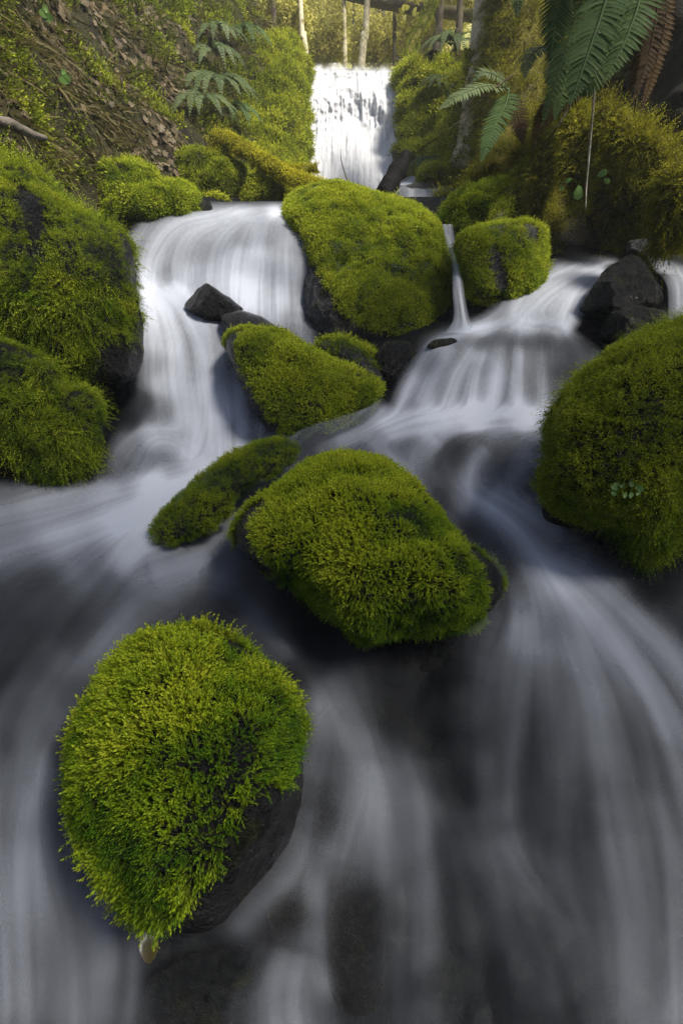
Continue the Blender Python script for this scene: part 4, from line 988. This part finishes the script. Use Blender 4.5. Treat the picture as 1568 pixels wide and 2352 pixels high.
log("vine", "thin pale vine hanging before the dark bank", "vine", [(1376,50,2.7),(1368,150,2.72),(1360,260,2.75),(1352,350,2.8),(1346,420,2.85),(1344,480,2.85)], [.006,.007,.006,.007,.005,.002], M['vine'], 90, nseg=7, rough=.3)
for k, (pts, lab) in enumerate(([[(1180,170,4.0),(1120,215,3.9),(1040,290,3.9),(960,345,4.0)], "thin brown stem arching left from the fern by the big tree"], [[(1310,240,3.2),(1280,290,3.2),(1250,330,3.3)], "fine rootlet below the hanging ferns"], [[(1460,20,2.7),(1470,150,2.8),(1455,260,2.9)], "dry brown stem at the upper right"])):
    log("stem", lab, "stem", pts, [.008,.006,.003], M['root'], 93 + k, nseg=6, rough=0)
log("plank", "weathered broken plank of wood on the hillside at the left edge", "wood", [(-60,268,2.7),(20,285,2.75),(60,303,2.85),(105,318,3.0)], [.03,.03,.026,.02], M['wood'], 97, rough=.7, nseg=5)

# ------------------------------------------------------------------ trees
def tree(name, label, pts, r0, r1, mat, seed, crown=None, moss=None, group="trees behind the waterfall", limbs=5, nseg=14, flare=0.0, n=40):
    path = C3(pts, n); t = np.linspace(0, 1, n)
    rad = r0 + (r1 - r0) * t + flare * np.exp(-t * 14)
    V, F = tube(path, rad, nseg, seed, .18, 3.0)
    root = empty(name, tuple(path[0]), label=label, category="tree", group=group)
    parts = [(V, F)]
    rr = np.random.default_rng(seed); tips = []
    for k in range(limbs):
        a = rr.uniform(0, 6.3); q = int(n * rr.uniform(.78, .98)); L = rr.uniform(.8, 1.8)
        b = path[q]; dirv = np.array([math.cos(a), math.sin(a), rr.uniform(.5, 1.2)])
        lp = np.array([b, b + dirv * L * .5 + [0, 0, .05], b + dirv * L])
        tips.append(lp[-1]); tips.append(lp[1])
        parts.append(tube(smooth_curve(lp, 8), np.linspace(rad[q] * .4, .008, 8), 6, seed + k))
    Vt, Ft = merge(parts)
    tk = mesh_obj("trunk", Vt, tidy(Ft), mat, root, True)
    if crown:
        num, size, spread = crown
        c = np.array(tips + [path[-1]]); pt = c[rr.integers(0, len(c), num)] + rr.normal(0, spread, (num, 3))
        scatter_obj("crown", sprigs, pt, rr.uniform(-3, 3, (num, 3)), rr.uniform(.7, 1.3, num) * size, rr.random(num), M['crown'], root, seed, kind="stuff")
    if moss: moss_on(root, V[:n * nseg], F[:(n - 1) * nseg], seed=seed, **moss)
    return root
def T(x0, y0, x1, s, up=-900): return [(x0, y0, s), (x0 + (x1 - x0) * .5, y0 - (y0) * .5, s * 1.0), (x1, 0, s * 1.0), (x1 + (x1 - x0) * 2.2, up, s * 1.02)]
tree("alder_tree", "slim pale trunk just left of the waterfall's lip", T(705,160,690,9.0), .055, .035, M['bark_pale'], 101, (70, .25, .7))
tree("alder_tree", "straight pale trunk standing over the middle of the waterfall's lip", T(792,165,790,10.5), .05, .035, M['bark_pale'], 102, (70, .25, .7))
tree("alder_tree", "pale trunk leaning right with a mossy foot above the waterfall", T(828,165,843,9.5), .075, .045, M['bark_pale'], 103, (70, .25, .7))
tree("alder_tree", "thin trunk between the two pale trunks over the waterfall", T(812,160,812,13), .045, .03, M['bark_dark'], 104, (70, .25, .7))
for k, (x0, x1, s, w, lab) in enumerate(((868,872,16,.05,"thin dark trunk right of the leaning pale trunk"),(884,880,19,.08,"brown far trunk between thinner ones above the right of the waterfall"),(905,906,14,.055,"dark trunk above the right edge of the waterfall"),(944,940,17,.045,"slender pale far trunk left of the leaning mossy trunk"),(1000,1010,13,.11,"thick brown trunk behind the pale ferns"),(745,742,18,.05,"thin far trunk in the sunlit gap left of centre"),(968,972,20,.06,"far slim trunk beyond the leaning mossy trunk"),(640,628,12,.07,"grey trunk at the top of the hillside"),(605,596,15,.06,"dark trunk at the hill's upper edge"),(1046,1056,10,.07,"dark trunk beside the mottled pale tree"))):
    tree("forest_tree", lab, T(x0,150,x1,s * .74), w * .8, w * .55, M['bark_pale'] if k in (3, 5) else M['bark_dark'], 110 + k, (70, .28, .8), limbs=7)
tree("leaning_tree", "slender mossy trunk leaning right above the waterfall's right bank", [(920,160,8.6),(955,85,8.8),(988,15,9.0),(1040,-120,9.4)], .06, .04, M['bark_moss'], 130, (60, .4, .5), mo('tuft', .04, .05, 'moss_gold', up_min=-2, tint_bias=-.1), limbs=2)
tree("alder_tree", "mottled pale tree trunk beside the big moss-clad trunk", [(1062,400,5.3),(1078,300,5.3),(1093,200,5.35),(1104,100,5.4),(1112,0,5.4),(1150,-500,5.5)], .125, .10, M['bark_pale'], 131, None, mo('tuft', .045, .05, 'moss_gold', up_min=-2, tint_bias=-.05, region=[(1030,410),(1050,230),(1072,120),(1100,150),(1132,110),(1125,240),(1115,410)], rag=18), nseg=22, flare=.05, limbs=0)
tree("mossy_tree", "massive dark trunk clothed in brown-green moss above the right bank", [(1165,470,4.5),(1172,330,4.6),(1180,200,4.7),(1188,100,4.7),(1198,0,4.7),(1240,-600,4.8)], .30, .27, M['bark_moss'], 132, None, mo('hang', .034, .085, 'moss_brown', droop=1.3, up_min=-2, tint_bias=.05), nseg=30, flare=.12, limbs=0)
log("fallen_log", "dark fallen trunk lying across the gap high behind the waterfall", "log", [(760,-25,10.5),(860,5,10.3),(960,20,10.0),(1090,38,9.6)], [.09,.095,.095,.10], M['bark_dark'], 133)

# ------------------------------------------------------------------ forest behind
X, Y = np.meshgrid(np.linspace(-30, 30, 90), np.linspace(10.3, 60, 80))
Z = 3.12 + np.clip((Y - 12) * .10, 0, None) + .0028 * np.clip(Y - 14, 0, None) ** 2 * 1.6 + .10 * np.clip(np.abs(X) - 3, 0, None) + .25 * ss(10.5, 15, Y) * fbm(np.stack([X * .5, Y * .5, X * 0], -1), 71, 4)
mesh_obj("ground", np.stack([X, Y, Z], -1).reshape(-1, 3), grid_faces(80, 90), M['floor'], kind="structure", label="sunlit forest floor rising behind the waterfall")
a = np.linspace(math.radians(-215), math.radians(35), 80); rr_ = np.linspace(3.2, 26, 40)  # unseen slopes added round the viewer, keeping low sky off the foreground
A, RR = np.meshgrid(a, rr_)
X = RR * np.cos(A) * 1.0; Y = RR * np.sin(A) + 1.0
Z = -0.1 + 0.75 * np.clip(RR - 4.5, 0, None) * (0.55 + 0.45 * np.abs(np.cos(A))) + .6 * fbm(np.stack([X * .4, Y * .4, X * 0], -1), 91, 4)
Z = Z - 3.0 * np.exp(-((A + math.pi / 2) / .35) ** 2) * ss(3, 6, RR)
mesh_obj("valley_slope", np.stack([X, Y, Z], -1).reshape(-1, 3), grid_faces(40, 80), M['bank_soil'], kind="structure", label="unseen valley sides added behind and beside the viewer to block sky light")
def shrub(label, px, py, s, rx, rz, num, size, seed, mat='crown'):
    b = P(px, py, s); root = empty("shrub", tuple(b), label=label, category="shrub", group="undergrowth behind the waterfall")
    rr = np.random.default_rng(seed); st = []
    for k in range(5):
        a = rr.uniform(0, 6.3); e = b + np.array([math.cos(a) * rx * .6, math.sin(a) * rx * .6, rz * rr.uniform(.8, 1.5)])
        st.append(tube(smooth_curve([b, (b + e) / 2 + [0, 0, .1], e], 7), np.linspace(.018, .004, 7), 5))
    v, f = merge(st); mesh_obj("stem", v, tidy(f), M['bark_dark'], root, True)
    u = rr.normal(size=(num, 3)); u /= np.linalg.norm(u, axis=1, keepdims=True); u *= rr.random(num)[:, None] ** .45
    pt = b + np.array([0, 0, rz * .9]) + u * np.array([rx, rx, rz]) ; pt += .25 * rx * np.stack([fbm(pt * 3 / rx, seed + k, 2) for k in range(3)], -1)
    scatter_obj("foliage", sprigs, pt, rr.uniform(-3, 3, (num, 3)), rr.uniform(.6, 1.3, num) * size, np.clip(rr.normal(.55, .25, num), 0, 1), M[mat], root, seed, kind="stuff")
sh = [(655,120,9.6,.5,.45,"bright shrub at the top of the hillside left of the slim pale trunk"),(735,150,11,.6,.4,"sunlit shrub over the left of the waterfall's lip"),(770,140,14,1.0,.8,"glowing yellow-green bush behind the waterfall's lip"),(860,150,12,.7,.45,"low bush over the right half of the waterfall's lip"),
 (900,140,16,1.1,1.0,"tall yellowish bush behind the dark far trunks"),(960,140,12,.7,.6,"bush behind the leaning mossy trunk"),(830,110,20,1.8,1.5,"large sunlit thicket in the middle of the gap"),(700,90,17,1.4,1.2,"large bright thicket at the left of the gap"),(1010,100,15,1.1,1.2,"olive bush behind the thick brown trunk"),(1060,60,11,.7,.9,"dark leafy bush beside the mottled pale tree"),
 (930,30,22,2.0,2.0,"high bough-like thicket under the fallen trunk"),(620,40,13,.9,.8,"olive thicket at the hill's crest"),(760,10,24,2.4,2.4,"far pale thicket filling the top of the gap"),(870,20,26,2.6,2.4,"farthest thicket behind the fallen trunk's left end")]
for k, (px, py, s, rx, rz, lab) in enumerate(sh):
    shrub(lab, px, py, s, rx, rz, 800 if s < 18 else 1300, .11 + .006 * s, 150 + k)

# added tree, out of view, its thin crown placed to half shade the stream
def added_shade_tree(label, base, top, rad, cr, num, seed):
    root = empty("added_shade_tree", base, label=label, category="tree")
    b = np.array(base, float); t_ = np.array(top, float); rr = np.random.default_rng(seed)
    path = smooth_curve([b, (b + t_) / 2 + [.2, 0, 0], t_], 24)
    parts = [tube(path, np.linspace(rad, rad * .35, 24), 12, seed, .15)]
    for k in range(9):
        e = t_ + rr.normal(size=3) * np.array(cr) * .6; q = path[int(rr.integers(13, 23))]
        parts.append(tube(smooth_curve([q, (q + e) / 2 + [0, 0, .3], e], 8), np.linspace(rad * .3, .02, 8), 6, seed))
    v, f = merge(parts); mesh_obj("trunk", v, tidy(f), M['bark_dark'], root, True)
    u = rr.normal(size=(num, 3)); u /= np.linalg.norm(u, axis=1, keepdims=True); u *= rr.random(num)[:, None] ** .4
    pt = t_ + u * np.array(cr)
    scatter_obj("crown", sprigs, pt, rr.uniform(-3, 3, (num, 3)), rr.uniform(.4, .8, num), rr.random(num), M['crown'], root, seed, kind="stuff")
added_shade_tree("unseen leafy tree added over the near stream to thin the sunlight", (6.5, -0.5, 2.0), (3.3, 0.3, 6.6), .16, (2.4, 2.7, .8), 150, 301)

# ------------------------------------------------------------------ ferns
def frond_mesh(path, width, normal, npair=28, seed=0, droop=.25):
    rr = np.random.default_rng(seed)
    n = len(path); T_ = np.gradient(path, axis=0); T_ /= np.linalg.norm(T_, axis=1, keepdims=True)
    V, F = tube(path, np.linspace(.0045, .0012, n) * max(1, width / .12), 5, 0, cap=False)
    V = [V]; F = [F]; cnt = len(V[0])
    L = np.linalg.norm(np.diff(path, axis=0), axis=1).sum(); pitch = L * .88 / npair
    for k in range(npair):
        q = .12 + .88 * (k + .5) / npair
        i = min(n - 2, int(q * (n - 1))); fr = q * (n - 1) - i
        c = path[i] * (1 - fr) + path[i + 1] * fr; t = T_[i]
        nn_ = normal - t * (normal @ t); nn_ /= np.linalg.norm(nn_); sd_ = np.cross(t, nn_)
        prof = min(1.0, (q - .02) / .22) ** .6 * (1 - max(0, (q - .45) / .55) ** 1.5) + .03
        for sg in (-1, 1):
            ln = width * .5 * prof * rr.uniform(.9, 1.06); dv = sd_ * sg * .93 + t * (.30 + .35 * q) + nn_ * rr.uniform(-.15, .12); dv /= np.linalg.norm(dv)
            wv = np.cross(dv, nn_); wv /= np.linalg.norm(wv); hw = pitch * .43
            rows = []
            for a, ww, dz in ((0, .75, 0), (.35, 1.0, .02), (.7, .72, -.5 * droop), (1.0, .06, -droop)):
                p = c + dv * ln * a + nn_ * ln * dz * .4 + t * ln * .10 * a * a
                rows += [p - wv * hw * ww, p - nn_ * hw * .22, p + wv * hw * ww]
            idx = np.arange(12).reshape(4, 3) + cnt
            V.append(np.array(rows)); F.append(np.stack([idx[:-1, :-1], idx[:-1, 1:], idx[1:, 1:], idx[1:, :-1]], -1).reshape(-1, 4)); cnt += 12
    return np.vstack(V), np.vstack(F)
def fern(label, base, fronds, mat, seed=0, group="sword ferns on the banks"):
    b = P(*base); root = empty("fern", tuple(b), label=label, category="fern", group=group)
    for k, (path, width, normal, npair, m) in enumerate(fronds):
        v, f = frond_mesh(path, width, normal, npair, seed * 20 + k)
        mesh_obj("frond", v, f, m or mat, root, False)
    return root
def fern_auto(label, base, length, nfr, mat, seed, out=(.6, -.8, 0), npair=20, width=.15):
    rr = np.random.default_rng(seed); b = P(*base); fr = []
    o = np.array(out, float); o /= np.linalg.norm(o); side = np.cross(o, [0, 0, 1])
    for k in range(nfr):
        a = -1.5 + 3.0 * (k + rr.uniform(.2, .8)) / nfr
        d = o * math.cos(a) + side * math.sin(a); L = length * rr.uniform(.7, 1.1); e0 = rr.uniform(.3, 1.0)
        t = np.linspace(0, 1, 18)[:, None]
        path = b + d * L * t * .85 + np.array([0, 0, 1.0]) * (e0 * L * t * .8 - L * (e0 + .25) * .95 * t ** 2.2)
        nrm = np.array([0, 0, 1.0]) * .8 + d * .5 + o * .3
        fr.append((path, width * rr.uniform(.8, 1.1), nrm, npair, None))
    return fern(label, base, fr, mat, seed)
fern_auto("large fern drooping in the middle of the leafy hillside", (500,190,5.55), .62, 9, M['fern_pale'], 1)
fern_auto("fern lowest on the hillside, above the mossy log's end", (465,232,5.2), .48, 7, M['fern_pale'], 2)
fern_auto("small fern high on the hillside near the top edge", (505,72,6.3), .5, 6, M['fern_pale'], 3)
fern_auto("fern halfway up the hillside between two others", (495,125,6.0), .5, 6, M['fern_pale'], 4)
fern_auto("fern at the right of the hillside near the moss wall", (560,78,6.8), .5, 6, M['fern'], 5)
fern_auto("dark fern under the large drooping fern", (540,255,5.7), .42, 6, M['fern'], 6)
fern_auto("pale fern spreading on the bank right of the waterfall's lip", (1035,105,7.4), .75, 11, M['fern_pale'], 7, (-.5, -.8, .1))
fern_auto("fern halfway down the moss wall right of the waterfall", (1012,185,6.6), .42, 6, M['fern_pale'], 8, (-.5, -.8, 0))
fern_auto("little pale fern beside the charred stump", (985,372,5.7), .30, 7, M['fern_pale'], 9, (-.3, -.9, 0), 14, .11)
fern_auto("little fern above the flat moss pillow", (1075,322,5.6), .30, 5, M['fern'], 10, (-.2, -.9, 0), 14, .12)
fern_auto("fern near the top of the moss wall right of the fall", (1060,200,6.4), .4, 5, M['fern'], 11, (-.5, -.8, 0))
up = np.array([-.35, -.75, .55])
def hf(pts, w, npair=30, m=None, nrm=up): return (C3(pts, 26), w, nrm, npair, m)
fern("fern at the big tree's foot with one frond arching to the left", (1168,205,4.1), [hf([(1168,205,4.1),(1120,196,3.9),(1060,215,3.8),(1005,252,3.8)], .20, 26, M['fern_pale'], np.array([0,-.5,.85])), hf([(1168,205,4.1),(1160,240,3.9),(1130,300,3.8),(1104,372,3.75)], .24, 26), hf([(1168,205,4.1),(1150,180,4.0),(1110,165,3.9),(1085,185,3.9)], .14, 22, M['fern_pale']), hf([(1168,205,4.1),(1190,270,3.9),(1200,330,3.9)], .16, 22, M['fern_dead'])], M['fern'], 20)
fern("large fern hanging from above at the upper right", (1400,-130,2.25), [
 hf([(1410,-110,2.25),(1390,0,2.1),(1350,120,2.05),(1308,240,2.05)], .235, 34), hf([(1430,-110,2.25),(1470,-30,2.15),(1440,80,2.1),(1385,190,2.1)], .22, 32),
 hf([(1380,-110,2.35),(1335,0,2.35),(1290,140,2.35),(1243,290,2.35)], .16, 32), hf([(1390,-110,2.3),(1300,-40,2.3),(1275,50,2.35),(1262,140,2.4)], .18, 28),
 hf([(1390,-110,2.4),(1360,60,2.5),(1300,190,2.5),(1272,275,2.5)], .15, 28), hf([(1420,-110,2.4),(1430,30,2.5),(1370,170,2.55),(1330,220,2.6)], .2, 28)], M['fern'], 21)
fern("two short pale fronds hanging beside the large fern", (1265,110,2.6), [hf([(1262,105,2.6),(1235,112,2.55),(1210,140,2.52),(1205,182,2.5)], .11, 18, M['fern_pale']), hf([(1262,105,2.6),(1275,120,2.55),(1268,160,2.5),(1258,195,2.5)], .12, 18, M['fern_pale'])], M['fern_pale'], 22)
fern("single frond tip drooping into view at the top beside the mossy trunk", (1215,-110,2.3), [hf([(1215,-110,2.3),(1200,-60,2.25),(1190,-10,2.2),(1186,38,2.2)], .09, 20, M['fern_pale'])], M['fern_pale'], 23)
fern("bundle of dead brown fronds hanging at the upper right", (1500,-120,2.5), [hf([(1500,-110,2.5),(1510,0,2.45),(1490,120,2.45),(1452,240,2.45)], .12, 30), hf([(1490,-110,2.5),(1490,0,2.5),(1468,130,2.5),(1440,225,2.5)], .10, 30), hf([(1510,-110,2.5),(1530,20,2.5),(1505,150,2.5),(1470,260,2.5)], .10, 30), hf([(1350,180,2.7),(1320,220,2.7),(1270,260,2.75),(1230,320,2.8)], .09, 24), hf([(1300,190,2.8),(1260,230,2.8),(1235,280,2.85),(1222,350,2.9)], .08, 24)], M['fern_dead'], 24)

log("limb", "mossy limb high above the right bank from which the ferns hang", "branch", [(1640,-260,3.6),(1540,-190,2.9),(1440,-150,2.35),(1300,-140,2.2),(1190,-130,2.3)], [.10,.09,.07,.06,.04], M['bark_moss'], 98, mo('hang', .03, .05, 'moss_brown', up_min=-2))

# ------------------------------------------------------------------ small plants and loose leaves
leafv, leaff, _ = oval(.42, -.2, 9)
def plantlet(name, label, cat, items, mat):
    base = P(*items[0][:3]); root = empty(name, tuple(base), label=label, category=cat)
    for k, (px, py, s, size, ang) in enumerate(items):
        c = P(px, py, s); fw = (EYE - c) / np.linalg.norm(EYE - c); x = np.cross([0, 0, 1.0], fw); x /= np.linalg.norm(x); y = np.cross(fw, x)
        a = math.radians(ang); yy = y * math.cos(a) + x * math.sin(a) + fw * .35; xx = np.cross(yy, fw)
        v = c + (leafv[:, :1] * xx + leafv[:, 1:2] * yy + leafv[:, 2:] * fw) * size
        mesh_obj("leaf", v, leaff, mat, root, False)
    return root
def rosette(px, py, s, n, size, rad, seed):
    rr = np.random.default_rng(seed); return [(px + rad * math.cos(a) * .5 * rr.uniform(.6, 1.2), py + rad * math.sin(a) * .4 * rr.uniform(.6, 1.2), s, size * rr.uniform(.7, 1.2), -math.degrees(a) + 90 + rr.uniform(-30, 30)) for a in np.linspace(0, 6.28, n, endpoint=False)]
plantlet("sprout", "upper round-leaved sprout on the great right boulder", "sprout", rosette(1445,1032,1.40,8,.017,46,1), M['sprout'])
plantlet("sprout", "lower round-leaved sprout on the great right boulder", "sprout", rosette(1440,1125,1.37,10,.018,52,2), M['sprout'])
plantlet("sprout", "tiny sprout low on the largest boulder's moss", "sprout", rosette(860,700,3.50,5,.03,18,3), M['sprout'])
plantlet("sprout", "small green leaf pair on the bumpy mossy mound", "sprout", [(329,455,3.82,.05,80),(318,455,3.82,.03,-80)], M['sprout'])
plantlet("plant", "broad pale-leaved plant on the dark bank by the pale vine", "plant", [(1328,425,2.95,.075,170),(1370,405,3.0,.055,60),(1385,412,3.0,.04,110),(1312,410,3.0,.035,-120)], M['sprout'])
plantlet("plant", "small green leaf low on the dark right bank near the boulder", "plant", [(1330,440,3.1,.035,200),(1296,432,3.1,.03,-90)], M['sprout'])
plantlet("seedling", "green seedling among the dead leaves on the left hillside", "plant", [(140,186,3.35,.07,70),(160,190,3.35,.06,-70),(150,180,3.35,.05,0)], M['sprout'])
plantlet("seedling", "bright seedling near the top of the left hillside", "plant", [(100,45,3.55,.07,70),(112,40,3.55,.06,-60),(106,35,3.55,.06,10)], M['sprout'])
plantlet("fallen_leaf", "yellow leaf caught in the water under the nearest boulder", "leaf", [(345,2215,1.02,.06,25)], M['yellow_leaf'])

# ------------------------------------------------------------------ damp air
def haze_box():
    m, nt, out = new_mat("haze_air"); t = NT(nt)
    v = t.n("ShaderNodeVolumePrincipled"); v.inputs["Density"].default_value = 0.005; v.inputs["Color"].default_value = (0.95, 0.95, 0.92, 1); v.inputs["Anisotropy"].default_value = 0.0
    t.l(v.outputs[0], out.inputs["Volume"])
    x0, x1, y0, y1, z0, z1 = -45, 45, -35, 75, -1.5, 40
    V = [(x, y, z) for z in (z0, z1) for y in (y0, y1) for x in (x0, x1)]
    F = [(0, 2, 3, 1), (4, 5, 7, 6), (0, 1, 5, 4), (1, 3, 7, 5), (3, 2, 6, 7), (2, 0, 4, 6)]
    return mesh_obj("haze", V, F, m, None, False, kind="stuff", label="thin damp haze hanging in the valley")
haze_box()
